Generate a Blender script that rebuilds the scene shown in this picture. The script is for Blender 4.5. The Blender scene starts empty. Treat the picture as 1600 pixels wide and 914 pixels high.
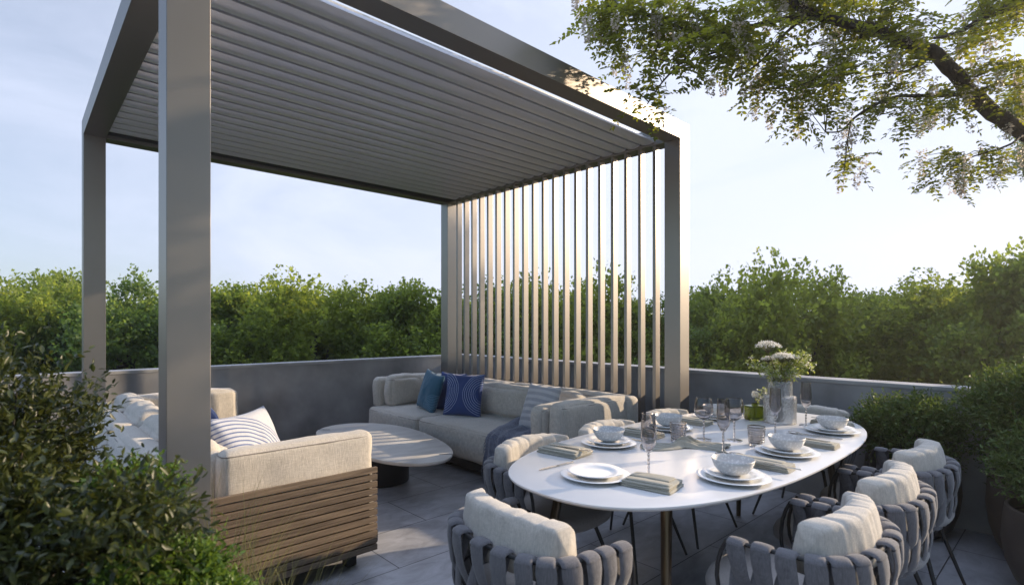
import bpy, bmesh, math, random
import numpy as np
from mathutils import Vector, Matrix, noise
R=math.radians
SC=bpy.context.scene
COL=SC.collection
rnd=random.Random(7)
# ------------------------------------------------------------------ camera
YAW=R(42.90986)
F=834.9453; HY=507.2515
CAM=(-0.40678,-2.30594,1.38)
cd=bpy.data.cameras.new('camera'); cam=bpy.data.objects.new('camera',cd); COL.objects.link(cam)
cam.location=CAM; cam.rotation_euler=(R(90),0,-YAW)
cd.sensor_width=36; cd.lens=36*F/1600; cd.shift_y=(HY-457)/1600
cd.clip_end=3000; cd.clip_start=.02
cd.dof.use_dof=True; cd.dof.focus_distance=3.6; cd.dof.aperture_fstop=2.8
SC.camera=cam
VX=Vector((math.cos(YAW),math.sin(YAW)))      # local x seen from the camera frame
UY=Vector((-math.sin(YAW),math.cos(YAW)))
def c2w(x,y,z=None):
    """camera-aligned metres (right, forward) -> world x,y"""
    p=Vector((x,y)); r=(p.dot(VX)+CAM[0],p.dot(UY)+CAM[1])
    return r if z is None else Vector((r[0],r[1],z))
def pxd(px,py,d):
    """photo pixel at forward distance d metres -> world point"""
    return c2w((px-800)/F*d,d,CAM[2]-(py-HY)*d/F)
# ------------------------------------------------------------------ world + sun
SUN=Vector((.93,-.37,.326)).normalized()
elev=math.asin(SUN.z); azim=math.atan2(SUN.x,SUN.y)
w=bpy.data.worlds.new('World'); SC.world=w; w.use_nodes=True
nt=w.node_tree; N=nt.nodes; LK=nt.links; N.clear()
out=N.new('ShaderNodeOutputWorld'); bg=N.new('ShaderNodeBackground')
sky=N.new('ShaderNodeTexSky'); sky.sky_type='NISHITA'; sky.sun_disc=False
sky.sun_elevation=elev; sky.sun_rotation=azim; sky.air_density=1.0; sky.dust_density=.9; sky.ozone_density=2.6
tc=N.new('ShaderNodeTexCoord'); mp=N.new('ShaderNodeMapping'); mp.inputs['Scale'].default_value=(1.0,1.0,2.6)
n1=N.new('ShaderNodeTexNoise'); n1.inputs['Scale'].default_value=2.2; n1.inputs['Detail'].default_value=8; n1.inputs['Roughness'].default_value=.6; n1.inputs['Distortion'].default_value=.5
cr=N.new('ShaderNodeValToRGB'); cr.color_ramp.elements[0].position=.38; cr.color_ramp.elements[0].color=(.0,.0,.0,1)
cr.color_ramp.elements[1].position=.75; cr.color_ramp.elements[1].color=(.42,.42,.42,1)
# the cloud veil is whiter and denser towards the sun side of the sky
dt=N.new('ShaderNodeVectorMath'); dt.operation='DOT_PRODUCT'; dt.inputs[1].default_value=(.88,.47,-.08)
mr=N.new('ShaderNodeMapRange'); mr.inputs['From Min'].default_value=-.12; mr.inputs['From Max'].default_value=.95; mr.clamp=False; mr.inputs['To Min'].default_value=-.05; mr.inputs['To Max'].default_value=.90
ad=N.new('ShaderNodeMath'); ad.operation='ADD'; ad.use_clamp=True
mx=N.new('ShaderNodeMix'); mx.data_type='RGBA'
mx.inputs['B'].default_value=(5.65,6.15,7.6,1)
LK.new(tc.outputs['Generated'],mp.inputs['Vector']); LK.new(mp.outputs[0],n1.inputs['Vector']); LK.new(n1.outputs['Fac'],cr.inputs['Fac'])
LK.new(tc.outputs['Generated'],dt.inputs[0]); LK.new(dt.outputs['Value'],mr.inputs['Value'])
LK.new(cr.outputs['Color'],ad.inputs[0]); LK.new(mr.outputs[0],ad.inputs[1])
LK.new(ad.outputs[0],mx.inputs['Factor']); LK.new(sky.outputs[0],mx.inputs['A'])
# the overhead sky, out of view, is brightened to add fill light below
sz=N.new('ShaderNodeSeparateXYZ'); LK.new(tc.outputs['Generated'],sz.inputs[0])
zr=N.new('ShaderNodeMapRange'); zr.interpolation_type='SMOOTHSTEP'; zr.inputs['From Min'].default_value=.60; zr.inputs['From Max'].default_value=.98; LK.new(sz.outputs['Z'],zr.inputs['Value'])
mz=N.new('ShaderNodeMix'); mz.data_type='RGBA'; mz.inputs['B'].default_value=(10.5,12.4,17,1); LK.new(zr.outputs[0],mz.inputs['Factor']); LK.new(mx.outputs['Result'],mz.inputs['A'])
LK.new(mz.outputs['Result'],bg.inputs['Color']); bg.inputs['Strength'].default_value=.10
LK.new(bg.outputs[0],out.inputs['Surface'])
sl=bpy.data.lights.new('sun','SUN'); sl.energy=4.8; sl.angle=R(.6); sl.color=(1,.79,.55)
so=bpy.data.objects.new('sun',sl); COL.objects.link(so); so.rotation_euler=SUN.to_track_quat('Z','Y').to_euler(); so.location=(8,-6,6)
vs=SC.view_settings; vs.view_transform='Standard'; vs.look='None'; vs.gamma=1; vs.use_curve_mapping=False; vs.exposure=.64
SC.cycles.max_bounces=8; SC.cycles.transparent_max_bounces=12; SC.cycles.transmission_bounces=8
SC.cycles.caustics_reflective=False; SC.cycles.caustics_refractive=False

# ------------------------------------------------------------------ object helpers
def link(name,me,parent=None):
    o=bpy.data.objects.new(name,me); COL.objects.link(o)
    if parent is not None: o.parent=parent
    return o
def tag(o,label=None,cat=None,group=None,kind=None):
    if label: o['label']=label
    if cat: o['category']=cat
    if group: o['group']=group
    if kind: o['kind']=kind
    return o
def thing(name,label,cat,loc=(0,0,0),rz=0,group=None):
    o=link(name,None); o.location=loc; o.rotation_euler=(0,0,rz); return tag(o,label,cat,group)
def dup(root,loc,rz,label,scale=None):
    """copy a thing, its parts and sub-parts; mesh data is shared"""
    def rec(o,par):
        c=o.copy(); COL.objects.link(c)
        if par is not None: c.parent=par
        for ch in list(o.children): rec(ch,c)
        return c
    r=rec(root,None); r.location=loc; r.rotation_euler=(0,0,rz)
    if label: r['label']=label
    if scale: r.scale=scale
    return r

class MB:
    def __init__(s): s.v=[]; s.f=[]
    def add(s,vs,fs,M=None):
        b=len(s.v)
        if M is not None: vs=[M@Vector(p) for p in vs]
        s.v.extend([tuple(p) for p in vs]); s.f.extend([tuple(i+b for i in f) for f in fs]); return s
    def box(s,x0,x1,y0,y1,z0,z1,bev=0,M=None):
        if bev<=0:
            vs=[(x,y,z) for z in (z0,z1) for y in (y0,y1) for x in (x0,x1)]
            fs=[(0,2,3,1),(4,5,7,6),(0,1,5,4),(2,6,7,3),(0,4,6,2),(1,3,7,5)]
            return s.add(vs,fs,M)
        bm=bmesh.new(); bmesh.ops.create_cube(bm,size=1)
        for v in bm.verts: v.co=Vector(((x0+x1)/2+v.co.x*(x1-x0),(y0+y1)/2+v.co.y*(y1-y0),(z0+z1)/2+v.co.z*(z1-z0)))
        bmesh.ops.bevel(bm,geom=bm.edges[:],offset=bev,segments=2,affect='EDGES',profile=.6)
        bm.verts.index_update()
        s.add([v.co.copy() for v in bm.verts],[[v.index for v in f.verts] for f in bm.faces],M); bm.free(); return s
    def tube(s,pts,rad,n=8,cap=True,M=None,flat=1.0,up=None):
        pts=[Vector(p) for p in pts]; m=len(pts)
        if not hasattr(rad,'__len__'): rad=[rad]*m
        vs=[];fs=[];prev=None
        for i,p in enumerate(pts):
            t=(pts[min(i+1,m-1)]-pts[max(i-1,0)]).normalized()
            if prev is None:
                a=Vector(up) if up is not None else (Vector((0,0,1)) if abs(t.z)<.9 else Vector((1,0,0)))
                u=(a-t*a.dot(t)).normalized()
            else: u=(prev-t*prev.dot(t)).normalized()
            prev=u; b=t.cross(u)
            for k in range(n):
                an=2*math.pi*k/n
                vs.append(p+u*math.cos(an)*rad[i]*flat+b*math.sin(an)*rad[i])
        for i in range(m-1):
            for k in range(n):
                k2=(k+1)%n; fs.append((i*n+k,i*n+k2,(i+1)*n+k2,(i+1)*n+k))
        if cap: fs.append(tuple(range(n-1,-1,-1))); fs.append(tuple((m-1)*n+k for k in range(n)))
        return s.add(vs,fs,M)
    def lathe(s,prof,n=32,M=None,closed=False):
        vs=[];fs=[];m=len(prof)
        for r,z in prof:
            for k in range(n):
                a=2*math.pi*k/n; vs.append((r*math.cos(a),r*math.sin(a),z))
        rng=m if closed else m-1
        for i in range(rng):
            j=(i+1)%m
            for k in range(n):
                k2=(k+1)%n; fs.append((i*n+k,i*n+k2,j*n+k2,j*n+k))
        if not closed:
            if prof[0][0]>1e-6: fs.append(tuple(range(n-1,-1,-1)))
            if prof[-1][0]>1e-6: fs.append(tuple((m-1)*n+k for k in range(n)))
        return s.add(vs,fs,M)
    def prism(s,poly,z0,z1,bev=0,M=None,inset_bottom=0):
        n=len(poly); c=Vector((sum(p[0] for p in poly)/n,sum(p[1] for p in poly)/n))
        def ring(off,z): 
            o=[]
            for p in poly:
                d=Vector(p)-c; l=d.length; o.append((c.x+d.x*(l-off)/l,c.y+d.y*(l-off)/l,z))
            return o
        rings=[ring(inset_bottom+bev,z0),ring(inset_bottom*.3,z0+(z1-z0)*.35),ring(0,z0+(z1-z0)*.6),ring(0,z1-bev),ring(bev*.3,z1-bev*.3),ring(bev,z1)]
        vs=[p for r in rings for p in r]; fs=[]
        for i in range(len(rings)-1):
            for k in range(n):
                k2=(k+1)%n; fs.append((i*n+k,i*n+k2,(i+1)*n+k2,(i+1)*n+k))
        fs.append(tuple(range(n-1,-1,-1))); fs.append(tuple((len(rings)-1)*n+k for k in range(n)))
        return s.add(vs,fs,M)
    def cushion(s,cx,cy,cz,sx,sy,sz,r=.04,puff=.012,wr=.003,seed=0,n=14,M=None):
        """upholstered block: rounded edges, softly domed faces, slight wrinkles"""
        hx,hy_,hz=sx/2,sy/2,sz/2; r=min(r,hx*.95,hy_*.95,hz*.95)
        seen={};vs=[];fs=[]
        def P(a,b,c):
            key=(round(a,5),round(b,5),round(c,5))
            if key in seen: return seen[key]
            q=Vector((a*hx,b*hy_,c*hz))
            inner=Vector((max(-hx+r,min(hx-r,q.x)),max(-hy_+r,min(hy_-r,q.y)),max(-hz+r,min(hz-r,q.z))))
            d=q-inner
            if d.length>1e-9: nrm=d.normalized(); q=inner+nrm*r
            else: nrm=Vector((0,0,1))
            fa=(1-a*a);fb=(1-b*b);fc=(1-c*c)
            q.x+=puff*(1 if a>0 else -1)*(fb*fc)**.6*(abs(a)**6)
            q.y+=puff*(1 if b>0 else -1)*(fa*fc)**.6*(abs(b)**6)
            q.z+=puff*(1 if c>0 else -1)*(fa*fb)**.6*(abs(c)**6)
            w_=noise.noise(Vector((q.x*7+seed,q.y*7,q.z*7)))*wr*1.6+noise.noise(Vector((q.x*19+seed,q.y*17,q.z*19)))*wr*.6
            q+=nrm*w_
            seen[key]=len(vs); vs.append((q.x+cx,q.y+cy,q.z+cz)); return seen[key]
        # parameter lines denser close to the edges
        def lin(h):
            e=min(.9,r/h); out_=[]
            for i in range(4): out_.append(-1+e*(1-math.cos(math.pi/2*i/4))*1.0)
            k=max(2,int(n*h/max(hx,hy_,hz)))
            a=-1+e
            for i in range(k+1): out_.append(a+(2*(1-e))*i/k)
            for i in range(3,-1,-1): out_.append(1-e*(1-math.cos(math.pi/2*i/4)))
            return out_
        X,Y,Z=lin(hx),lin(hy_),lin(hz)
        def face(A,B,fn,flip):
            for i in range(len(A)-1):
                for j in range(len(B)-1):
                    q=[fn(A[i],B[j]),fn(A[i+1],B[j]),fn(A[i+1],B[j+1]),fn(A[i],B[j+1])]
                    if flip: q.reverse()
                    if len(set(q))==4: fs.append(tuple(q))
        face(X,Y,lambda a,b:P(a,b,1),False); face(X,Y,lambda a,b:P(a,b,-1),True)
        face(X,Z,lambda a,b:P(a,-1,b),False); face(X,Z,lambda a,b:P(a,1,b),True)
        face(Y,Z,lambda a,b:P(1,a,b),False); face(Y,Z,lambda a,b:P(-1,a,b),True)
        return s.add(vs,fs,M)
    def build(s,name,mat,parent=None,smooth=True,angle=40):
        me=bpy.data.meshes.new(name); me.from_pydata(s.v,[],s.f); me.validate(); me.update()
        me.materials.append(mat)
        if smooth:
            me.polygons.foreach_set('use_smooth',[True]*len(me.polygons))
            try: me.set_sharp_from_angle(angle=R(angle))
            except Exception: pass
        return link(name,me,parent)

# ------------------------------------------------------------------ materials
def mat(name,base=(.5,.5,.5),rough=.5,metal=0,**kw):
    m=bpy.data.materials.new(name); m.use_nodes=True
    b=m.node_tree.nodes['Principled BSDF']
    b.inputs['Base Color'].default_value=(*base,1); b.inputs['Roughness'].default_value=rough; b.inputs['Metallic'].default_value=metal
    for k,v in kw.items(): b.inputs[k.replace('_',' ')].default_value=v
    return m,b,m.node_tree
def nodes(nt,typ,**kw):
    n=nt.nodes.new(typ)
    for k,v in kw.items():
        if k in n.inputs: n.inputs[k].default_value=v
        else: setattr(n,k,v)
    return n
def varied(name,c1,c2,rough=.6,metal=0,scale=4,detail=6,bump=.1,bscale=None,stretch=(1,1,1),coord='Object',lo=.35,hi=.65,bdist=.01,rvar=0,**kw):
    m,b,nt=mat(name,c1,rough,metal,**kw); L=nt.links
    t=nodes(nt,'ShaderNodeTexCoord'); mp=nodes(nt,'ShaderNodeMapping'); mp.inputs['Scale'].default_value=stretch
    n=nodes(nt,'ShaderNodeTexNoise'); n.inputs['Scale'].default_value=scale; n.inputs['Detail'].default_value=detail
    r=nodes(nt,'ShaderNodeValToRGB'); r.color_ramp.elements[0].position=lo; r.color_ramp.elements[1].position=hi
    r.color_ramp.elements[0].color=(*c1,1); r.color_ramp.elements[1].color=(*c2,1)
    L.new(t.outputs[coord],mp.inputs[0]); L.new(mp.outputs[0],n.inputs['Vector']); L.new(n.outputs['Fac'],r.inputs['Fac']); L.new(r.outputs['Color'],b.inputs['Base Color'])
    if bump>0:
        n2=nodes(nt,'ShaderNodeTexNoise'); n2.inputs['Scale'].default_value=bscale or scale*6; n2.inputs['Detail'].default_value=6
        L.new(mp.outputs[0],n2.inputs['Vector']); bp=nodes(nt,'ShaderNodeBump'); bp.inputs['Strength'].default_value=bump; bp.inputs['Distance'].default_value=bdist
        L.new(n2.outputs['Fac'],bp.inputs['Height']); L.new(bp.outputs[0],b.inputs['Normal'])
        if rvar:
            mrg=nodes(nt,'ShaderNodeMapRange'); mrg.inputs['To Min'].default_value=rough-rvar; mrg.inputs['To Max'].default_value=rough+rvar
            L.new(n.outputs['Fac'],mrg.inputs['Value']); L.new(mrg.outputs[0],b.inputs['Roughness'])
    return m
def fabric(name,c1,c2,weave=420,bump=.35,sheen=.25):
    """woven cloth: two crossed fine noises (slubs) tint and bump the surface"""
    m,b,nt=mat(name,c1,.92); L=nt.links; b.inputs['Sheen Weight'].default_value=sheen; b.inputs['Specular IOR Level'].default_value=.15
    t=nodes(nt,'ShaderNodeTexCoord'); outs=[]
    for st in ((weave,weave*.06,weave*.08),(weave*.06,weave,weave),(weave*.5,weave*.5,weave*.06)):
        mp=nodes(nt,'ShaderNodeMapping'); mp.inputs['Scale'].default_value=st
        n=nodes(nt,'ShaderNodeTexNoise'); n.inputs['Scale'].default_value=1; n.inputs['Detail'].default_value=2
        L.new(t.outputs['Object'],mp.inputs[0]); L.new(mp.outputs[0],n.inputs['Vector']); outs.append(n.outputs['Fac'])
    a=nodes(nt,'ShaderNodeMath',operation='ADD'); L.new(outs[0],a.inputs[0]); L.new(outs[1],a.inputs[1])
    a2=nodes(nt,'ShaderNodeMath',operation='ADD'); L.new(a.outputs[0],a2.inputs[0]); L.new(outs[2],a2.inputs[1])
    big=nodes(nt,'ShaderNodeTexNoise'); big.inputs['Scale'].default_value=5; big.inputs['Detail'].default_value=3; L.new(t.outputs['Object'],big.inputs['Vector'])
    a3=nodes(nt,'ShaderNodeMath',operation='MULTIPLY_ADD'); L.new(big.outputs['Fac'],a3.inputs[0]); a3.inputs[1].default_value=.5; L.new(a2.outputs[0],a3.inputs[2])
    mr=nodes(nt,'ShaderNodeMapRange'); mr.inputs['From Min'].default_value=1.35; mr.inputs['From Max'].default_value=2.15
    L.new(a3.outputs[0],mr.inputs['Value'])
    mx=nodes(nt,'ShaderNodeMix'); mx.data_type='RGBA'; mx.inputs['A'].default_value=(*c1,1); mx.inputs['B'].default_value=(*c2,1)
    L.new(mr.outputs[0],mx.inputs['Factor']); L.new(mx.outputs['Result'],b.inputs['Base Color'])
    bp=nodes(nt,'ShaderNodeBump'); bp.inputs['Strength'].default_value=bump; bp.inputs['Distance'].default_value=.002
    L.new(a2.outputs[0],bp.inputs['Height']); L.new(bp.outputs[0],b.inputs['Normal'])
    m['colour_out']=1
    return m
def leafmat(name,c1,c2,trans=.45,rough=.45,tcol=(.30,.38,.03)):
    m=bpy.data.materials.new(name); m.use_nodes=True; nt=m.node_tree; nt.nodes.clear(); L=nt.links
    g=nodes(nt,'ShaderNodeNewGeometry'); r=nodes(nt,'ShaderNodeValToRGB')
    r.color_ramp.elements[0].color=(*c1,1); r.color_ramp.elements[1].color=(*c2,1)
    L.new(g.outputs['Random Per Island'],r.inputs['Fac'])
    b=nodes(nt,'ShaderNodeBsdfPrincipled'); b.inputs['Roughness'].default_value=rough; L.new(r.outputs['Color'],b.inputs['Base Color'])
    b.inputs['Specular IOR Level'].default_value=.35
    tr=nodes(nt,'ShaderNodeBsdfTranslucent'); mxc=nodes(nt,'ShaderNodeMix'); mxc.data_type='RGBA'; mxc.inputs['Factor'].default_value=.6
    L.new(r.outputs['Color'],mxc.inputs['A']); mxc.inputs['B'].default_value=(*tcol,1); L.new(mxc.outputs['Result'],tr.inputs['Color'])
    ms=nodes(nt,'ShaderNodeMixShader'); ms.inputs[0].default_value=trans; L.new(b.outputs[0],ms.inputs[1]); L.new(tr.outputs[0],ms.inputs[2])
    o=nodes(nt,'ShaderNodeOutputMaterial'); L.new(ms.outputs[0],o.inputs['Surface']); return m

M_metal=varied('champagne_grey_coated_aluminium',(.285,.262,.245),(.315,.29,.27),rough=.40,metal=.97,scale=.8,bump=.03,bscale=900,bdist=.0004,rvar=.03)
M_louvre=varied('louvre_coated_aluminium',(.78,.775,.79),(.785,.78,.795),rough=.30,metal=.45,scale=.9,bump=0,bscale=700,bdist=.0004,rvar=.03)
M_dark=varied('dark_anodised_metal',(.028,.028,.030),(.04,.04,.042),rough=.45,metal=.5,scale=3,bump=.02)
M_bronze=varied('bronze_leg_metal',(.10,.08,.055),(.13,.10,.07),rough=.28,metal=.95,scale=3,bump=0)
M_concrete=varied('smooth_cast_concrete',(.17,.168,.172),(.38,.372,.375),rough=.8,scale=2.4,detail=14,bump=.12,bscale=26,bdist=.004,lo=.28,hi=.72)
M_coping=varied('pale_stone_coping',(.24,.238,.24),(.36,.355,.355),rough=.6,scale=3,bump=.08,bscale=40,bdist=.002)
M_sofa=fabric('oatmeal_linen_upholstery',(.40,.365,.32),(.63,.58,.51))
M_chairfab=fabric('ivory_outdoor_cushion_cloth',(.37,.34,.30),(.55,.505,.44),weave=520,bump=.25)
M_seatfab=fabric('taupe_seat_cloth',(.22,.205,.195),(.31,.29,.275),weave=520,bump=.25)
M_strap=fabric('grey_knitted_strap_cloth',(.085,.083,.090),(.16,.155,.163),weave=700,bump=.3)
M_piping=fabric('grey_piping_cord',(.20,.18,.16),(.28,.25,.22))
M_throw=fabric('slate_blue_wool_throw',(.07,.08,.12),(.22,.24,.31),weave=230,bump=.6)
M_napkin=fabric('sage_beige_linen_napkin',(.25,.235,.19),(.36,.34,.28),weave=900,bump=.2)
M_tabletop=varied('white_ceramic_tabletop',(.62,.62,.625),(.66,.66,.66),rough=.27,scale=2,bump=.0)
M_china=varied('white_glazed_china',(.76,.76,.75),(.80,.80,.79),rough=.16,scale=3,bump=0)
M_steel=varied('brushed_steel_cutlery',(.50,.48,.45),(.60,.58,.55),rough=.24,metal=1,scale=8,bump=0)
M_bark=varied('furrowed_brown_bark',(.018,.014,.011),(.055,.043,.034),rough=.9,scale=9,bump=.9,bscale=24,bdist=.02,stretch=(1,1,.35))
M_stem=varied('green_brown_stem',(.06,.07,.03),(.11,.10,.05),rough=.7,scale=12,bump=.2)
M_pot_b=varied('umber_stoneware_glaze',(.050,.038,.032),(.085,.066,.055),rough=.62,scale=5,bump=.2,bscale=60,bdist=.002)
M_pot_k=varied('black_stoneware_glaze',(.012,.012,.013),(.024,.023,.023),rough=.55,scale=5,bump=.15,bscale=60,bdist=.002)
M_soil=varied('potting_soil',(.018,.013,.010),(.05,.038,.028),rough=1,scale=20,bump=1,bscale=60,bdist=.02)

def m_floor():
    m,b,nt=mat('grey_porcelain_paving',(.2,.2,.2),.55); L=nt.links
    t=nodes(nt,'ShaderNodeTexCoord'); mp=nodes(nt,'ShaderNodeMapping'); mp.inputs['Location'].default_value=(-1.19+.53*20,.173+.525*40,0)
    br=nodes(nt,'ShaderNodeTexBrick'); br.offset=.5; br.offset_frequency=2; br.inputs['Scale'].default_value=1
    br.inputs['Brick Width'].default_value=1.06; br.inputs['Row Height'].default_value=.525; br.inputs['Mortar Size'].default_value=.0035; br.inputs['Mortar Smooth'].default_value=.2; br.inputs['Bias'].default_value=0
    br.inputs['Color1'].default_value=(.29,.295,.32,1); br.inputs['Color2'].default_value=(.34,.345,.37,1); br.inputs['Mortar'].default_value=(.045,.045,.048,1)
    L.new(t.outputs['Object'],mp.inputs[0]); L.new(mp.outputs[0],br.inputs['Vector'])
    mp2=nodes(nt,'ShaderNodeMapping'); mp2.inputs['Scale'].default_value=(1.6,2.8,1)
    n=nodes(nt,'ShaderNodeTexNoise'); n.inputs['Scale'].default_value=2.6; n.inputs['Detail'].default_value=10; n.inputs['Roughness'].default_value=.68; n.inputs['Distortion'].default_value=.8
    L.new(t.outputs['Object'],mp2.inputs[0]); L.new(mp2.outputs[0],n.inputs['Vector'])
    mr=nodes(nt,'ShaderNodeMapRange'); mr.inputs['From Min'].default_value=.3; mr.inputs['From Max'].default_value=.7; mr.inputs['To Min'].default_value=.66; mr.inputs['To Max'].default_value=1.34; L.new(n.outputs['Fac'],mr.inputs['Value'])
    mx=nodes(nt,'ShaderNodeMix'); mx.data_type='RGBA'; mx.blend_type='MULTIPLY'; mx.inputs['Factor'].default_value=1
    L.new(br.outputs['Color'],mx.inputs['A']); L.new(mr.outputs[0],mx.inputs['B']); L.new(mx.outputs['Result'],b.inputs['Base Color'])
    mr2=nodes(nt,'ShaderNodeMapRange'); mr2.inputs['To Min'].default_value=.24; mr2.inputs['To Max'].default_value=.44; L.new(n.outputs['Fac'],mr2.inputs['Value']); L.new(mr2.outputs[0],b.inputs['Roughness'])
    s=nodes(nt,'ShaderNodeMath',operation='MULTIPLY_ADD'); L.new(br.outputs['Fac'],s.inputs[0]); s.inputs[1].default_value=-1.2; L.new(n.outputs['Fac'],s.inputs[2])
    bp=nodes(nt,'ShaderNodeBump'); bp.inputs['Strength'].default_value=.25; bp.inputs['Distance'].default_value=.004; L.new(s.outputs[0],bp.inputs['Height']); L.new(bp.outputs[0],b.inputs['Normal'])
    return m
def m_wood():
    m,b,nt=mat('weathered_teak_slat',(.2,.15,.1),.62); L=nt.links
    t=nodes(nt,'ShaderNodeTexCoord'); mp=nodes(nt,'ShaderNodeMapping'); mp.inputs['Scale'].default_value=(3,60,60)
    n=nodes(nt,'ShaderNodeTexNoise'); n.inputs['Scale'].default_value=1.4; n.inputs['Detail'].default_value=8; n.inputs['Distortion'].default_value=.4
    L.new(t.outputs['Object'],mp.inputs[0]); L.new(mp.outputs[0],n.inputs['Vector'])
    g=nodes(nt,'ShaderNodeNewGeometry'); ad=nodes(nt,'ShaderNodeMath',operation='MULTIPLY_ADD'); L.new(g.outputs['Random Per Island'],ad.inputs[0]); ad.inputs[1].default_value=.22; L.new(n.outputs['Fac'],ad.inputs[2])
    r=nodes(nt,'ShaderNodeValToRGB'); r.color_ramp.elements[0].position=.35; r.color_ramp.elements[1].position=.85
    r.color_ramp.elements[0].color=(.062,.043,.030,1); r.color_ramp.elements[1].color=(.20,.148,.102,1)
    L.new(ad.outputs[0],r.inputs['Fac']); L.new(r.outputs['Color'],b.inputs['Base Color'])
    bp=nodes(nt,'ShaderNodeBump'); bp.inputs['Strength'].default_value=.3; bp.inputs['Distance'].default_value=.002; L.new(n.outputs['Fac'],bp.inputs['Height']); L.new(bp.outputs[0],b.inputs['Normal'])
    return m
def m_stone():
    return varied('pale_travertine_top',(.42,.40,.375),(.60,.58,.55),rough=.42,scale=3.5,detail=12,bump=.06,bscale=50,bdist=.001,stretch=(1,2.2,1),lo=.3,hi=.7)
def m_bowl():
    m,b,nt=mat('speckled_grey_stoneware',(.5,.5,.5),.35); L=nt.links
    t=nodes(nt,'ShaderNodeTexCoord'); v=nodes(nt,'ShaderNodeTexVoronoi'); v.inputs['Scale'].default_value=78
    L.new(t.outputs['Object'],v.inputs['Vector']); r=nodes(nt,'ShaderNodeValToRGB'); r.color_ramp.interpolation='EASE'
    r.color_ramp.elements[0].position=.30; r.color_ramp.elements[0].color=(.66,.65,.63,1); r.color_ramp.elements[1].position=.46; r.color_ramp.elements[1].color=(.52,.51,.50,1)
    L.new(v.outputs['Distance'],r.inputs['Fac']); L.new(r.outputs['Color'],b.inputs['Base Color']); return m
def m_glass(name,col,rough=.02,rib=None):
    """glass; optional ribs are a bump on the surface"""
    m,b,nt=mat(name,col,rough); b.inputs['Transmission Weight'].default_value=1; b.inputs['IOR'].default_value=1.45
    if rib:
        L=nt.links; t=nodes(nt,'ShaderNodeTexCoord'); bp=nodes(nt,'ShaderNodeBump'); bp.inputs['Strength'].default_value=rib[2]; bp.inputs['Distance'].default_value=.004
        if rib[0]=='v':
            v=nodes(nt,'ShaderNodeTexVoronoi'); v.inputs['Scale'].default_value=rib[1]; L.new(t.outputs['Object'],v.inputs['Vector']); L.new(v.outputs['Distance'],bp.inputs['Height'])
        else:
            wv=nodes(nt,'ShaderNodeTexWave'); wv.wave_type='BANDS'; wv.bands_direction='Z'; wv.inputs['Scale'].default_value=rib[1]; L.new(t.outputs['Object'],wv.inputs['Vector']); L.new(wv.outputs['Fac'],bp.inputs['Height'])
        L.new(bp.outputs[0],b.inputs['Normal'])
    return m
def m_arcs(name,ground,line,centres,r0=.09,r1=.26,freq=62,width=.2):
    """printed concentric arcs round given centres of the cushion's face (object x,z)"""
    m,b,nt=mat(name,ground,.9); L=nt.links; b.inputs['Sheen Weight'].default_value=.25; b.inputs['Specular IOR Level'].default_value=.15
    t=nodes(nt,'ShaderNodeTexCoord'); sx=nodes(nt,'ShaderNodeSeparateXYZ'); L.new(t.outputs['Object'],sx.inputs[0])
    cb=nodes(nt,'ShaderNodeCombineXYZ'); L.new(sx.outputs['X'],cb.inputs['X']); L.new(sx.outputs['Z'],cb.inputs['Z'])
    acc=None
    for c in centres:
        d=nodes(nt,'ShaderNodeVectorMath',operation='DISTANCE'); L.new(cb.outputs[0],d.inputs[0]); d.inputs[1].default_value=(c[0],0,c[1])
        mu=nodes(nt,'ShaderNodeMath',operation='MULTIPLY'); L.new(d.outputs['Value'],mu.inputs[0]); mu.inputs[1].default_value=freq
        fr=nodes(nt,'ShaderNodeMath',operation='FRACT'); L.new(mu.outputs[0],fr.inputs[0])
        lt=nodes(nt,'ShaderNodeMath',operation='LESS_THAN'); L.new(fr.outputs[0],lt.inputs[0]); lt.inputs[1].default_value=width
        a=nodes(nt,'ShaderNodeMath',operation='GREATER_THAN'); L.new(d.outputs['Value'],a.inputs[0]); a.inputs[1].default_value=r0
        z=nodes(nt,'ShaderNodeMath',operation='LESS_THAN'); L.new(d.outputs['Value'],z.inputs[0]); z.inputs[1].default_value=r1
        m1=nodes(nt,'ShaderNodeMath',operation='MULTIPLY'); L.new(lt.outputs[0],m1.inputs[0]); L.new(a.outputs[0],m1.inputs[1])
        m2=nodes(nt,'ShaderNodeMath',operation='MULTIPLY'); L.new(m1.outputs[0],m2.inputs[0]); L.new(z.outputs[0],m2.inputs[1])
        if acc is None: acc=m2.outputs[0]
        else:
            mm=nodes(nt,'ShaderNodeMath',operation='MAXIMUM'); L.new(acc,mm.inputs[0]); L.new(m2.outputs[0],mm.inputs[1]); acc=mm.outputs[0]
    mp=nodes(nt,'ShaderNodeMapping'); mp.inputs['Scale'].default_value=(500,500,40); n=nodes(nt,'ShaderNodeTexNoise'); n.inputs['Scale'].default_value=1
    L.new(t.outputs['Object'],mp.inputs[0]); L.new(mp.outputs[0],n.inputs['Vector'])
    g2=nodes(nt,'ShaderNodeMix'); g2.data_type='RGBA'; g2.inputs['A'].default_value=(*[x*.75 for x in ground],1); g2.inputs['B'].default_value=(*[x*1.25 for x in ground],1); L.new(n.outputs['Fac'],g2.inputs['Factor'])
    mx=nodes(nt,'ShaderNodeMix'); mx.data_type='RGBA'; L.new(acc,mx.inputs['Factor']); L.new(g2.outputs['Result'],mx.inputs['A']); mx.inputs['B'].default_value=(*line,1)
    L.new(mx.outputs['Result'],b.inputs['Base Color'])
    bp=nodes(nt,'ShaderNodeBump'); bp.inputs['Strength'].default_value=.3; bp.inputs['Distance'].default_value=.002; L.new(n.outputs['Fac'],bp.inputs['Height']); L.new(bp.outputs[0],b.inputs['Normal'])
    return m
M_floor=m_floor(); M_wood=m_wood(); M_stone=m_stone(); M_bowl=m_bowl()
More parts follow.
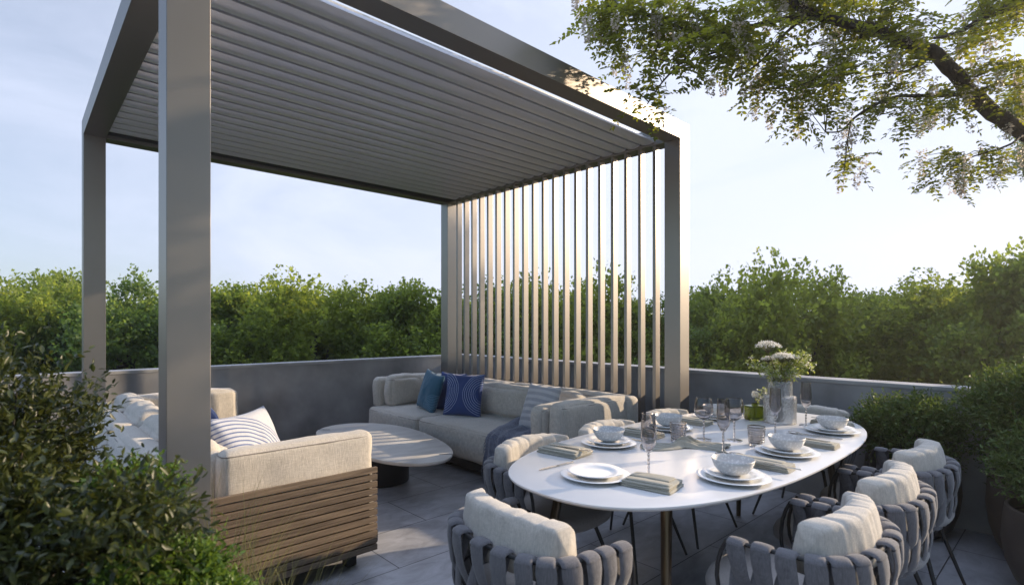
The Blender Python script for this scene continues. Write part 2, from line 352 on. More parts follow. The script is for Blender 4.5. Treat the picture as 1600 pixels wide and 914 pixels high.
M_smoke=m_glass('smoked_drinking_glass',(.66,.645,.655))
M_rib=m_glass('ribbed_tumbler_glass',(.72,.70,.70),rib=('w',26,.8))
M_clear=m_glass('hobnail_clear_glass',(.97,.98,.98),rough=.08,rib=('v',85,1.0))
M_clear.node_tree.nodes['Principled BSDF'].inputs['Transmission Weight'].default_value=.86
M_green=m_glass('olive_green_glass',(.26,.31,.05),rough=.04)
M_water,_,_=mat('vase_water',(.9,.95,.93),.02); M_water.node_tree.nodes['Principled BSDF'].inputs['Transmission Weight'].default_value=1

# ------------------------------------------------------------------ the terrace
LV,LU,W=3.796,3.4132,.1472
HB,HT=2.9336,3.0797
WT=.952; WX=4.281; WY=3.7913
def prop_kind(o): o['kind']='structure'; return o
fl=MB().box(-9,4.46,-9,3.97,-.35,0).build('terrace_floor',M_floor,smooth=False); prop_kind(fl)
M_ground=varied('meadow_ground',(.045,.06,.022),(.09,.10,.04),rough=1,scale=.15,bump=.5,bscale=2,bdist=.2)
g=MB(); ring=[(900*math.cos(2*math.pi*k/48),900*math.sin(2*math.pi*k/48),-7.5) for k in range(48)]
g.add(ring,[tuple(range(48))]); prop_kind(g.build('ground',M_ground,smooth=False))
M_facade=varied('rendered_wall',(.28,.27,.26),(.34,.33,.32),rough=.85,scale=2,bump=.1)
bl=MB().box(-8.9,4.40,-8.9,3.90,-7.6,-.352).build('building_below',M_facade,smooth=False); tag(bl,'grey rendered building under the roof terrace','building')
def parapet(name,label,x0,x1,y0,y1,ov):
    t=thing(name,label,'parapet wall',((x0+x1)/2,(y0+y1)/2,0))
    cx,cy=(x0+x1)/2,(y0+y1)/2
    MB().box(x0-cx,x1-cx,y0-cy,y1-cy,0.002,WT-.03,bev=.004).build('wall_face',M_concrete,t,smooth=False)
    MB().box(x0-cx-ov[0],x1-cx+ov[1],y0-cy-ov[2],y1-cy+ov[3],WT-.03,WT,bev=.004).build('coping',M_coping,t,smooth=False)
    return t
parapet('parapet_wall','grey concrete parapet wall with pale coping behind the slatted screen, vase and potted shrubs',WX,WX+.18,-9,WY+.18,(.006,.01,0,.01))
parapet('parapet_wall','grey concrete parapet wall with pale coping behind the coffee table and the teak sofa',-9,WX-.008,WY,WY+.18,(0,0,.006,.01))

# ------------------------------------------------------------------ pergola
pg=thing('pergola','champagne grey aluminium pergola with closed louvred roof over the lounge','pergola',(LV/2,LU/2,0))
def PG(mb,name,m,par=None,**k):
    o=mb.build(name,m,par or pg,smooth=False)
    if par is None: o.location=(-LV/2,-LU/2,0)
    return o
for (x0,y0) in ((0,0),(0,LU-W),(LV-W,LU-W),(LV-W,0)):
    mb=MB(); mb.box(x0,x0+W,y0,y0+W,.004,HT,bev=.0025); 
    PG(mb,'post',M_metal)
e=.0015
PG(MB().box(W+e,LV-W-e,0,W,HB,HT,bev=.002),'beam',M_metal)
PG(MB().box(W+e,LV-W-e,LU-W,LU,HB,HT,bev=.002),'beam',M_metal)
PG(MB().box(0,W,W+e,LU-W-e,HB,HT,bev=.002),'beam',M_metal)
PG(MB().box(LV-W,LV,W+e,LU-W-e,HB,HT,bev=.002),'beam',M_metal)
# gutters inside the beams
PG(MB().box(W+.002,LV-W-.002,W+.002,W+.070,2.985,3.005,bev=.002),'gutter',M_dark)
PG(MB().box(W+.002,LV-W-.002,LU-W-.10,LU-W-.002,2.962,3.03,bev=.002),'gutter',M_dark)
# louvres: a hollow blade with a softly bowed underside and a lip above the joint
n_l=20; pitch=.1465; y_l=.2435
for i in range(n_l):
    y0=y_l+i*pitch
    if y0+pitch>LU-W-.06: break
    prof=[]
    for k in range(9):
        t=k/8; yy=t*(pitch-.023); prof.append((yy,2.960-.011*math.sin(math.pi*t)))
    top=[(pitch-.023,3.050),(pitch+.004,3.052),(pitch+.004,3.058),(pitch-.031,3.058),(pitch-.031,2.985),(.004,2.978)]
    if i: top=[(pitch-.023,3.050),(pitch+.004,3.052),(pitch+.004,3.058),(.0,3.058),(.0,2.972)]
    poly=prof+top
    vs=[];m_=len(poly)
    for xx in (W+.004,LV-W-.004): vs+=[(xx,y0+a,z) for a,z in poly]
    fs=[(k,(k+1)%m_,m_+(k+1)%m_,m_+k) for k in range(m_)]+[tuple(range(m_-1,-1,-1)),tuple(range(m_,2*m_))]
    mb=MB(); mb.add(vs,fs); o=mb.build('louvre',M_louvre,pg,smooth=True,angle=30); o.location=(-LV/2,-LU/2,0)
# slatted screen between the two right-hand posts
for i in range(20):
    y=.236+i*.1487
    PG(MB().box(3.652,3.722,y-.001,y+.029,.06,HB-.002,bev=.0015),'screen_slat',M_metal)
PG(MB().box(3.655,3.719,W+.002,LU-W-.002,.02,.058,bev=.0015),'screen_rail',M_metal)

# ------------------------------------------------------------------ sofas
def piping(mb,x0,x1,y0,y1,z,r=.0035,rr=.035):
    pts=[]
    for cx,cy,a0 in ((x1-rr,y1-rr,0),(x0+rr,y1-rr,90),(x0+rr,y0+rr,180),(x1-rr,y0+rr,270)):
        for k in range(5):
            a=R(a0+k*22.5); pts.append((cx+rr*math.cos(a),cy+rr*math.sin(a),z))
    pts.append(pts[0]); mb.tube(pts,r,6,cap=False)
def slat_panel(par,x0,x1,y,z0,z1,n,side):
    """horizontal teak boards in one panel, carried by two hidden uprights"""
    mb=MB(); p=(z1-z0)/n
    for i in range(n): mb.box(x0,x1,y-.011,y+.011,z0+i*p+.0042,z0+(i+1)*p-.0042,bev=.002)
    mb.build('slatted_side_panel',M_wood,par,smooth=False)
    for x in (x0+.06,(x0+x1)/2,x1-.06):
        a,b=sorted((y+side*.013,y+side*.03)); MB().box(x-.02,x+.02,a,b,z0,z1-.01).build('panel_upright',M_dark,par,smooth=False)
def cush(par,name,bx,m,seed,r=.04,puff=.014,wr=.004,pipe=True,rot=None):
    x0,x1,y0,y1,z0,z1=bx; c=Vector(((x0+x1)/2,(y0+y1)/2,(z0+z1)/2))
    mb=MB(); mb.cushion(0,0,0,x1-x0,y1-y0,z1-z0,r=r,puff=puff,wr=wr,seed=seed)
    o=mb.build(name,m,par,angle=80); o.location=c
    if rot: o.rotation_euler=rot
    if pipe:
        pb=MB(); hx,hy_,hz=(x1-x0)/2,(y1-y0)/2,(z1-z0)/2
        piping(pb,-hx+.004,hx-.004,-hy_+.004,hy_-.004,hz-r*.55,rr=r)
        q=pb.build('piping',M_piping,o)
    return o
# --- left sofa (seat faces +x), near end closed by a teak slat panel
sL=thing('outdoor_sofa','oatmeal sofa with brown teak slatted end panel beside the leafy shrub','sofa',(.60,1.95,0))
def SL(bx): return (bx[0]-.60,bx[1]-.60,bx[2]-1.95,bx[3]-1.95,bx[4],bx[5])
slat_panel(sL,.06-.60,1.113-.60,.471-1.95,.092,.571,12,1)
slat_panel(sL,.06-.60,1.113-.60,3.51-1.95,.092,.571,12,-1)
MB().box(.10-.60,1.10-.60,.505-1.95,3.48-1.95,.075,.135,bev=.004).build('frame',M_dark,sL,smooth=False)
MB().box(1.10-.60,1.15-.60,.52-1.95,.60-1.95,.115,.185,bev=.006).build('corner_bracket',M_dark,sL,smooth=False)
for fx in (.2,1.0):
    for fy in (.58,2.0,3.4): MB().box(fx-.63,fx-.57,fy-1.98,fy-1.92,.004,.074,bev=.003).build('foot',M_dark,sL,smooth=False)
cush(sL,'seat_cushion',SL((.30,1.135,.515,1.98,.14,.41)),M_sofa,1,r=.05)
cush(sL,'seat_cushion',SL((.30,1.135,1.995,3.46,.14,.41)),M_sofa,2,r=.05)
cush(sL,'arm_cushion',SL((.31,1.105,.488,.625,.40,.765)),M_sofa,3,r=.04,puff=.006,wr=.005)
cush(sL,'arm_cushion',SL((.33,1.17,3.30,3.47,.40,.755)),M_sofa,4,r=.045,puff=.02,wr=.007)
cush(sL,'back_rest',SL((.03,.20,.46,1.97,.14,.72)),M_sofa,5,r=.05,puff=.02)
cush(sL,'back_rest',SL((.03,.20,1.985,3.50,.14,.72)),M_sofa,6,r=.05,puff=.02)
for k,(a,b) in enumerate(((.62,1.28),(1.30,1.96),(1.98,2.64),(2.66,3.28))):
    cush(sL,'back_cushion',SL((.20,.40,a,b,.42,.77)),M_sofa,10+k,r=.07,puff=.045,wr=.012,rot=(0,R(-9),0))
# --- right sofa (seat faces -x) in front of the screen
sR=thing('outdoor_sofa','oatmeal sofa in front of the slatted metal screen, with blue scatter cushions','sofa',(3.15,1.95,0))
def SRr(bx): return (bx[0]-3.15,bx[1]-3.15,bx[2]-1.95,bx[3]-1.95,bx[4],bx[5])
MB().box(2.66-3.15,3.60-3.15,.50-1.95,3.40-1.95,.055,.135,bev=.004).build('frame',M_dark,sR,smooth=False)
for fx in (2.75,3.5):
    for fy in (.58,2.0,3.3): MB().box(fx-3.18,fx-3.12,fy-1.98,fy-1.92,.004,.054,bev=.003).build('foot',M_dark,sR,smooth=False)
slat_panel(sR,2.84-3.15,3.62-3.15,.405-1.95,.092,.50,10,1)
cush(sR,'seat_cushion',SRr((2.60,3.45,2.365,3.40,.14,.425)),M_sofa,21,r=.05)
cush(sR,'seat_cushion',SRr((2.60,3.45,.60,2.35,.14,.43)),M_sofa,22,r=.05)
cush(sR,'arm_rest',SRr((2.73,3.55,3.385,3.53,.40,.745)),M_sofa,23,r=.045,puff=.015,wr=.006)
cush(sR,'arm_cushion',SRr((2.80,3.42,3.20,3.37,.42,.76)),M_sofa,24,r=.05,puff=.03,wr=.014)
cush(sR,'arm_rest',SRr((2.66,3.54,.42,.58,.36,.755)),M_sofa,25,r=.045,puff=.02,wr=.006)
cush(sR,'arm_cushion',SRr((2.62,3.40,.60,.745,.42,.72)),M_sofa,26,r=.045,puff=.025,wr=.006)
cush(sR,'back_rest',SRr((3.47,3.632,.38,1.92,.36,.755)),M_sofa,27,r=.05,puff=.01)
cush(sR,'back_rest',SRr((3.47,3.632,1.935,3.40,.36,.755)),M_sofa,28,r=.05,puff=.01)
for k,(a,b) in enumerate(((2.30,3.19),(1.27,2.28),(.76,1.25))):
    cush(sR,'back_cushion',SRr((3.22,3.44,a,b,.43,.735)),M_sofa,30+k,r=.065,puff=.035,wr=.01,rot=(0,R(6),0))

def pillow(name,label,sz,m,loc,rot,th=.15,seed=0,cat='cushion',group=None,backm=None):
    """square scatter cushion: pinched corners, puffed middle, stands in its own x-z plane"""
    n=26; vs=[];fs=[]
    for side in (1,-1):
        for j in range(n+1):
            for i in range(n+1):
                a=-1+2*i/n; b=-1+2*j/n
                # concave sides, pointed corners
                px=a*(1-.085*(1-b*b)); pz=b*(1-.085*(1-a*a))
                t=((1-a*a)*(1-b*b)); t=max(0,t)**.42
                y=side*(th/2)*t
                y+=noise.noise(Vector((a*2.3+seed,b*2.3,side)))*.012*t+noise.noise(Vector((a*6+seed,b*6,side)))*.004*t
                vs.append((px*sz/2,y,pz*sz/2))
    k=(n+1)*(n+1)
    for j in range(n):
        for i in range(n):
            q=j*(n+1)+i
            fs.append((q,q+n+1,q+n+2,q+1)); fs.append((k+q,k+q+1,k+q+n+2,k+q+n+1))
    mb=MB(); mb.add(vs,fs)
    o=mb.build(name,m,None,angle=80)
    bm=bmesh.new(); bm.from_mesh(o.data); bmesh.ops.remove_doubles(bm,verts=bm.verts[:],dist=.0004); bm.to_mesh(o.data); bm.free()
    o.location=loc; o.rotation_euler=rot; return tag(o,label,cat,group)
G='scatter cushions on the sofas'
M_navy=m_arcs('royal_blue_printed_cloth',(.035,.065,.20),(.34,.41,.58),((.25,.02),(-.25,.02)),r0=.09,r1=.225,freq=46,width=.22)
M_teal=m_arcs('teal_printed_cloth',(.035,.115,.185),(.13,.25,.35),((.22,-.20),),r0=.04,r1=.20,freq=58,width=.3)
M_striped=m_arcs('pale_printed_cloth',(.50,.52,.58),(.13,.17,.32),((-.22,-.22),),r0=.12,r1=.46,freq=40,width=.34)
M_plainnavy=fabric('plain_royal_blue_cloth',(.025,.05,.18),(.05,.09,.28))
M_grey_cush=m_arcs('soft_grey_banded_cloth',(.56,.55,.56),(.40,.40,.43),((0,-1.6),),r0=1.45,r1=1.85,freq=17,width=.5)
pillow('scatter_cushion','royal blue square cushion printed with pale concentric arcs on the screen-side sofa',.46,M_navy,(3.02,2.12,.645),(R(-13),0,R(-90)+R(22)),seed=1,group=G)
pillow('scatter_cushion','teal blue square cushion leaning left of the arc-printed blue cushion',.45,M_teal,(2.97,2.66,.64),(R(-15),R(7),R(-90)-R(10)),seed=2,group=G)
pillow('scatter_cushion','dark blue cushion corner peeking between the teal and the arc-printed cushion',.44,M_plainnavy,(3.13,2.50,.635),(R(-13),0,R(-90)+R(3)),seed=3,group=G,th=.10)
pillow('scatter_cushion','soft grey banded cushion at the right end of the screen-side sofa',.44,M_grey_cush,(3.02,1.02,.635),(R(-20),0,R(-90)-R(6)),seed=4,group=G)
pillow('scatter_cushion','pale cushion with dark blue arcs on the teak-ended sofa',.50,M_striped,(.60,.98,.645),(R(-24),0,R(90)-R(52)),seed=5,group=G,th=.19)
pillow('scatter_cushion','plain royal blue cushion behind the pale arc-printed cushion on the teak-ended sofa',.46,M_plainnavy,(.50,1.42,.65),(R(-16),R(6),R(90)-R(20)),seed=6,group=G)

# --- throw over the right sofa
th=thing('throw_blanket','slate blue fringed throw hanging over the front of the screen-side sofa','blanket',(2.7,1.1,.4))
mb=MB(); nu,nv=48,34; vs=[];fs=[]
def prof(t):   # arc length -> (x,z)
    pts=[(3.36,.452),(2.66,.452),(2.625,.446),(2.596,.425),(2.583,.39),(2.574,.12)]
    L=[0]
    for a,b in zip(pts,pts[1:]): L.append(L[-1]+math.dist(a,b))
    s=t*L[-1]
    for k in range(len(pts)-1):
        if s<=L[k+1]+1e-9:
            u=(s-L[k])/(L[k+1]-L[k]); return pts[k][0]*(1-u)+pts[k+1][0]*u, pts[k][1]*(1-u)+pts[k+1][1]*u
    return pts[-1]
for j in range(nv+1):
    for i in range(nu+1):
        t=j/nv; u=i/nu
        x,z=prof(t); yl=1.60-.36*min(1,t*1.5); yr=.78
        y=yr+(yl-yr)*u
        fold=.010*math.sin(u*22+t*3)+.013*noise.noise(Vector((u*5,t*4,2)))+.012*noise.noise(Vector((u*11,t*9,5)))
        if t<.62: z+=.018+fold
        else: x-=.016+fold*1.4; y+=.02*math.sin(t*9+u*5)*(t-.6)
        vs.append((x-2.7,y-1.1,z-.4))
for j in range(nv):
    for i in range(nu):
        q=j*(nu+1)+i; fs.append((q,q+1,q+nu+2,q+nu+1))
mb.add(vs,fs); clo=mb.build('cloth',M_throw,th,angle=80)
sm=clo.modifiers.new('thickness','SOLIDIFY'); sm.thickness=.006
fr=MB(); rr_=random.Random(3)
last=[vs[nv*(nu+1)+i] for i in range(nu+1)]
for i in range(nu):
    for q in range(2):
        a=Vector(last[i]).lerp(Vector(last[i+1]),q*.5); L_=.075+rr_.random()*.02
        fr.tube([a,a+Vector((-.004+rr_.uniform(-.006,.006),rr_.uniform(-.006,.006),-L_*.5)),a+Vector((rr_.uniform(-.010,.006),rr_.uniform(-.012,.012),-L_))],[.0026,.0022,.0012],4)
side=[vs[j*(nu+1)+nu] for j in range(nv+1)]
for j in range(6,nv+1):
    a=Vector(side[j]); L_=.07+rr_.random()*.02
    if j>21: fr.tube([a,a+Vector((rr_.uniform(-.01,.01),.015,-.03)),a+Vector((rr_.uniform(-.01,.01),.018,-.03-L_*.6))],[.0026,.0022,.0012],4)
fr.build('fringe',M_throw,th,smooth=False)

# ------------------------------------------------------------------ coffee table
ctl=[(1.95,.985),(2.16,1.15),(2.33,1.55),(2.43,2.1),(2.385,2.55),(2.2,2.82),(1.94,2.88),(1.70,2.70),(1.58,2.3),(1.555,1.8),(1.60,1.32),(1.74,1.05)]
def smooth_loop(c,n=8):
    o=[];m=len(c)
    for i in range(m):
        p0,p1,p2,p3=[Vector(c[(i+k-1)%m]) for k in range(4)]
        for k in range(n):
            t=k/n; o.append(tuple(.5*((2*p1)+(-p0+p2)*t+(2*p0-5*p1+4*p2-p3)*t*t+(-p0+3*p1-3*p2+p3)*t**3)))
    return o
ct=thing('coffee_table','low pebble-shaped pale stone coffee table on a dark drum base','coffee table',(1.98,1.95,0))
poly=[(p[0]-1.98,p[1]-1.95) for p in smooth_loop(ctl)]
MB().prism(poly,.338,.365,bev=.003,inset_bottom=.008).build('tabletop',M_stone,ct,angle=50)
MB().lathe([(.235,.004),(.24,.01),(.24,.336)],48,M=Matrix.Translation((-.01,0,0))).build('base',M_dark,ct)
for (x,y,dx,dy) in ((2.05,1.13,.07,-.06),(1.80,2.70,-.06,.06)):
    a=Vector((x-1.98,y-1.95,.3665)); d=Vector((dx,dy,0)).normalized()
    mb=MB(); M=Matrix.Translation(a)@Matrix.Rotation(math.atan2(d.y,d.x),4,'Z'); mb.box(-.03,.075,-.004,.004,-.030,.0012,M=M); mb.build('metal_inlay',M_dark,ct,smooth=False)

# ------------------------------------------------------------------ dining chairs
def rail(t,s=1.0,z=0,sx=.285,sy=.19,front=.14):
    """U-shaped plan of the chair shell; t 0..1 from the left arm front, round the back, to the right arm front"""
    # straight arms, rounded back
    arm=.20; arc=math.pi*.5*(sx+sy); tot=arc+2*arm
    d=t*tot
    if d<arm: p=(-sx-.0+.015*(1-d/arm),front-d*((front+.02)/arm)*1.0) if False else (-sx,front-d)
    elif d>tot-arm: p=(sx,front-(tot-d))
    else:
        a=(d-arm)/arc*math.pi
        # superelliptic back
        ca,sa=math.cos(a),math.sin(a); n=2.5
        p=(-sx*math.copysign(abs(ca)**(2/n),ca),(front-arm)-sy*abs(sa)**(2/n))
    return Vector((p[0]*s,p[1]*s+ (0 if s==1 else 0),z))
def make_chair(label):
    t=thing('dining_chair',label,'chair',(0,0,0),0,'woven dining chairs around the table')
    top=lambda u:(lambda p:Vector((p.x,p.y,.655+.02*math.sin(math.pi*min(1,max(0,u)))**.8)))(rail(u))
    bot=lambda u:(lambda p:Vector((p.x*.83,p.y*.84,.405)))(rail(u))
    # frame: top rail, bottom rail, front hoops
    mb=MB(); K=44
    tp=[top(.0+k/K) for k in range(K+1)]
    bp=[bot(k/K) for k in range(K+1)]
    def bez(a,b,c,d,n=7): return [a*(1-s)**3+b*3*s*(1-s)**2+c*3*s*s*(1-s)+d*s**3 for s in [k/n for k in range(1,n)]]
    l=bez(bp[0],bp[0]+Vector((-.05,.07,.02)),tp[0]+Vector((0,.05,-.08)),tp[0]); r=bez(tp[-1],tp[-1]+Vector((0,.05,-.08)),bp[-1]+Vector((.05,.07,.02)),bp[-1])
    mb.tube([bp[0]]+l+tp+r+[bp[-1]],.0075,8); mb.tube(bp,.0075,8,cap=True)
    mid=[ (tp[k]*.42+bp[k]*.58) for k in range(K+1)]; 
    mb.tube([m+Vector((0,0,0)) for m in mid],.004,6)
    mb.build('frame',M_dark,t)
    # woven straps
    mb=MB(); NS=15
    rsp=random.Random(9)
    for i in range(NS):
        u=(i+.5+rsp.uniform(-.07,.07))/NS; du=.5/NS*rsp.uniform(.8,1.25); wv=rsp.uniform(.92,1.06)
        for sgn in (1,-1):
            pts=[];rad=[];n=14
            u_top=u; u_bot=u+sgn*du*1.0
            u_bot=min(.985,max(.015,u_bot))
            for k in range(n+1):
                s=k/n; uu=u_top+(u_bot-u_top)*(s**1.0)
                a=top(uu); b=bot(uu); p=a.lerp(b,s)
                c=Vector((0,-.03,0)); nrm=Vector((p.x,p.y+.06,0)); 
                # outward normal of the plan
                ta=(top(min(1,uu+.01))-top(max(0,uu-.01))); nrm=Vector((ta.y,-ta.x,0)).normalized()*-1
                if nrm.dot(Vector((p.x,p.y-.02,0)))<0: nrm=-nrm
                off=.021*math.cos(math.pi*s)*sgn + .006*math.sin(math.pi*s)
                p=p+nrm*(off)+nrm*.022*math.sin(math.pi*s*.95)+nrm*.006*noise.noise(Vector((i*2.3,s*4,sgn*5)))*math.sin(math.pi*s)
                pts.append(p); rad.append(((.0335-.0160*s**1.2) if sgn==1 else (.019+.0125*s**.8))*wv*(1.0 if .05<s<.97 else .94)*(1+.05*noise.noise(Vector((i*3.1,s*5,sgn)))))
            if sgn==1:   # loop over the top rail
                q=top(u); hp=[]
            # oriented flat tube: width along the rail, thin across
            vs=[];fs=[];m_=10
            for k,p in enumerate(pts):
                uu=u_top+(u_bot-u_top)*(k/n)
                ta=(top(min(1,uu+.02))-top(max(0,uu-.02))); ta.z=0; ta.normalize()
                d=(pts[min(k+1,n)]-pts[max(k-1,0)]).normalized(); nn=d.cross(ta).normalized(); ta=nn.cross(d).normalized()
                for q in range(m_):
                    an=2*math.pi*q/m_
                    vs.append(p+ta*math.cos(an)*rad[k]+nn*math.sin(an)*.0078)
            for k in range(n):
                for q in range(m_):
                    q2=(q+1)%m_; fs.append((k*m_+q,k*m_+q2,(k+1)*m_+q2,(k+1)*m_+q))
            fs.append(tuple(range(m_-1,-1,-1))); fs.append(tuple(n*m_+q for q in range(m_)))
            mb.add(vs,fs)
        # padded cap where the strap goes over the rail
        q=top(u); ta=(top(min(1,u+.02))-top(max(0,u-.02))); ta.z=0; ta.normalize(); nn=Vector((-ta.y,ta.x,0))
        vs=[];fs=[]; nl,ml=8,9
        for a in range(nl+1):
            ph=math.pi*a/nl
            for b in range(ml+1):
                la=math.pi*b/ml      # over the rail, half turn
                wd=.0300*wv*( -math.cos(ph))
                k_=math.sin(ph)**.35 if 0<a<nl else 0
                rr=.0205+.0088*k_
                vs.append(q+ta*wd+nn*math.cos(la)*rr+Vector((0,0,math.sin(la)*(.008+.011*k_)-.001)))
        for a in range(nl):
            for b in range(ml):
                i0=a*(ml+1)+b; fs.append((i0,i0+1,i0+ml+2,i0+ml+1))
        mb.add(vs,fs)
        # underside wrap at the bottom rail
        q=bot(u); M=Matrix.Translation(q)@Matrix.Rotation(math.atan2(ta.y,ta.x),4,'Z')
        mb.cushion(0,0,-.002,.058,.055,.03,r=.0145,puff=.0,wr=0,n=3,M=M)
    mb.build('woven_strap_back',M_strap,t,angle=70)
    # seat cushion
    mb=MB(); rings=[(.84,.408),(.95,.412),(.995,.424),(1.0,.440),(.97,.462),(.88,.476),(.6,.486),(.25,.490)]
    nn_=40; vs=[];fs=[]
    for s,z in rings:
        for k in range(nn_):
            a=2*math.pi*k/nn_; ca,sa=math.cos(a),math.sin(a); n=2.7
            vs.append((.262*s*math.copysign(abs(ca)**(2/n),ca),.025+.285*s*math.copysign(abs(sa)**(2/n),sa),z))
    for i in range(len(rings)-1):
        for k in range(nn_):
            k2=(k+1)%nn_; fs.append((i*nn_+k,i*nn_+k2,(i+1)*nn_+k2,(i+1)*nn_+k))
    fs.append(tuple(range(nn_-1,-1,-1))); fs.append(tuple((len(rings)-1)*nn_+k for k in range(nn_)))
    mb.add(vs,fs); mb.build('seat',M_seatfab,t,angle=80)
    # back bolster, bent along the shell, creased
    mb=MB(); vs=[];fs=[]; nu,nv=72,28; Wd=.250; 
    creases=[(-.165,1.0),(-.085,.8),(.02,1.1),(.10,.7),(.175,.9)]
    for i in range(nu+1):
        e=-1+2*i/nu; endr=(1-abs(e)**22)**.22 if abs(e)<1 else 0
        sx_=e*Wd
        yb=-.168+1.1*sx_*sx_      # bends forward at its ends
        c=sum(w_*math.exp(-((sx_-p_)/.007)**2) for p_,w_ in creases)
        for k in range(nv):
            a=2*math.pi*k/nv; ca,sa=math.cos(a),math.sin(a); n=3.0
            hy_=.062*endr; hz_=.092*endr
            n=6; py=math.copysign(abs(ca)**(2/n),ca)*hy_*.92; pz=math.copysign(abs(sa)**(2/n),sa)*hz_*.94
            py*=(1-.30*pz/.098)
            wr=1-.055*c*(.4+.6*max(0,sa)+.5*max(0,ca))
            nz=noise.noise(Vector((sx_*9,ca*1.4,sa*1.4)))*.005+noise.noise(Vector((sx_*34,ca*2,sa*2+4)))*.003
            vs.append((sx_+ (0),yb+py*wr+ca*nz*endr,.680+pz*wr+sa*nz*endr+.012*(1-e*e)-.02*py/.062*0))
    for i in range(nu):
        for k in range(nv):
            k2=(k+1)%nv; fs.append((i*nv+k,i*nv+k2,(i+1)*nv+k2,(i+1)*nv+k))
    mb.add(vs,fs,M=Matrix.Translation((0,-.0,0))@Matrix.Rotation(0,4,'X')); o=mb.build('back_cushion',M_chairfab,t,angle=80)
    # legs
    for sx_ in (-1,1):
        for sy_ in (-1,1):
            a=Vector((sx_*.16,sy_*.16+.0,.385)); b=Vector((sx_*.265,sy_*.275+.0,.006))
            mb=MB(); mb.tube([a,a.lerp(b,.5),b],[.0105,.0095,.0075],10); mb.build('leg',M_dark,t)
    mb=MB(); mb.tube([(-.17,-.17,.378),(.17,.17,.378)],.008,6); mb.tube([(-.17,.17,.376),(.17,-.17,.376)],.008,6); mb.build('under_frame',M_dark,t)
    return t
chairs=[((1.63,-1.62),0,'woven grey chair with ivory bolster on the planter side, nearest to the camera'),
 ((2.29,-1.61),R(1),'woven grey chair with ivory bolster on the planter side, middle one of three'),
 ((2.96,-1.60),R(-1),'woven grey chair with ivory bolster on the planter side, next to the potted shrubs'),
 ((1.61,-.41),R(180),'woven grey chair with ivory bolster on the sofa side, beside the blue throw'),
 ((2.265,-.405),R(181),'woven grey chair with ivory bolster on the sofa side, in front of the sofa arm'),
 ((2.92,-.41),R(180),'woven grey chair with ivory bolster on the sofa side, nearest to the right pergola post'),
 ((.945,-.985),R(-90-4),'woven grey chair with ivory bolster at the near head of the table'),
 ((3.79,-.92),R(90),'woven chair with bluish bolster at the far head of the table, behind the flower vase')]
proto=None
for (xy,rz,lab) in chairs:
    if proto is None: proto=make_chair(lab); proto.location=(*xy,0); proto.rotation_euler=(0,0,rz)
    else: dup(proto,(*xy,0),rz,lab)

# ------------------------------------------------------------------ dining table
TC=(2.375,-.925); TL,TW=2.68,1.18
tb=thing('dining_table','long white oval dining table laid for eight on slim bronze legs','table',(*TC,0))
def sup(L_,W_,n,k=120,dx=0,dy=0):
    o=[]
    for i in range(k):
        a=2*math.pi*i/k; ca,sa=math.cos(a),math.sin(a)
        o.append((dx+L_/2*math.copysign(abs(ca)**(2/n),ca),dy+W_/2*math.copysign(abs(sa)**(2/n),sa)))
    return o
MB().prism(sup(TL,TW,2.55),.733,.75,bev=.0015,inset_bottom=.012).build('tabletop',M_tabletop,tb,angle=30)
MB().prism(sup(TL-.34,TW-.30,3.2),.702,.7325,bev=.002).build('under_frame',M_dark,tb,angle=30)
for sx_ in (-1,1):
    for sy_ in (-1,1):
        a=Vector((sx_*.93,sy_*.27,.70)); b=Vector((sx_*1.04,sy_*.33,.006))
        mb=MB(); mb.tube([a,a.lerp(b,.5),b],[.023,.020,.015],16); mb.build('leg',M_bronze,tb)

ZT=.7502
# ------------------------------------------------------------------ table ware
def plate(name,label,x,y,r,z,group,parent=None):
    pr=[(.001,.004),(r*.55,.004),(r*.62,.0),(r*.66,.001),(r*.72,.007),(r*.97,.0155),(r,.018),(r*.985,.0195),(r*.72,.0115),(r*.64,.0075),(r*.5,.0065),(.001,.0065)]
    o=MB().lathe(pr,56).build(name,M_china,None,angle=60); o.location=(x,y,z); return tag(o,label,'plate',group)
def bowl(label,x,y,z,src=[None]):
    pr=[(.001,.004),(.030,.004),(.032,.0),(.036,.001),(.062,.013),(.080,.034),(.0895,.056),(.0925,.070),(.0910,.0715),(.0890,.069),(.0855,.055),(.075,.034),(.056,.016),(.030,.009),(.001,.009)]
    if src[0] is None:
        o=MB().lathe(pr,48).build('bowl',M_bowl,None,angle=60); src[0]=o; tag(o,label,'bowl','speckled bowls on the place settings')
    else:
        o=src[0].copy(); COL.objects.link(o); o['label']=label
    o.location=(x,y,z); o.scale=(.90,.90,.90); return o
settings=[('at the near head of the table',1.345,-.925,False),
 ('of the planter-side place nearest to the camera',1.735,-1.325,True),
 ('of the middle planter-side place',2.345,-1.31,True),
 ('of the planter-side place at the far end',3.10,-1.29,True),
 ('of the sofa-side place nearest to the camera',1.87,-.60,True),
 ('of the middle sofa-side place',2.48,-.585,True),
 ('of the sofa-side place at the far end',3.05,-.60,True)]
big=None
for wh,x,y,bw in settings:
    if big is None:
        big=plate('dinner_plate','larger white plate under the smaller plate '+wh,x,y,.143,ZT,'dinner plates')
        sml=plate('side_plate','smaller white plate without a bowl '+wh,x,y,.114,ZT+.0135,'small plates')
    else:
        for src,dz,lab in ((big,0,'larger white plate, lowest '),(sml,.0135,'smaller white plate under the speckled bowl ')):
            o=src.copy(); COL.objects.link(o); o.location=(x,y,ZT+dz); o['label']=lab+wh
    if bw: bowl('speckled grey bowl '+wh,x,y,ZT+.0215)
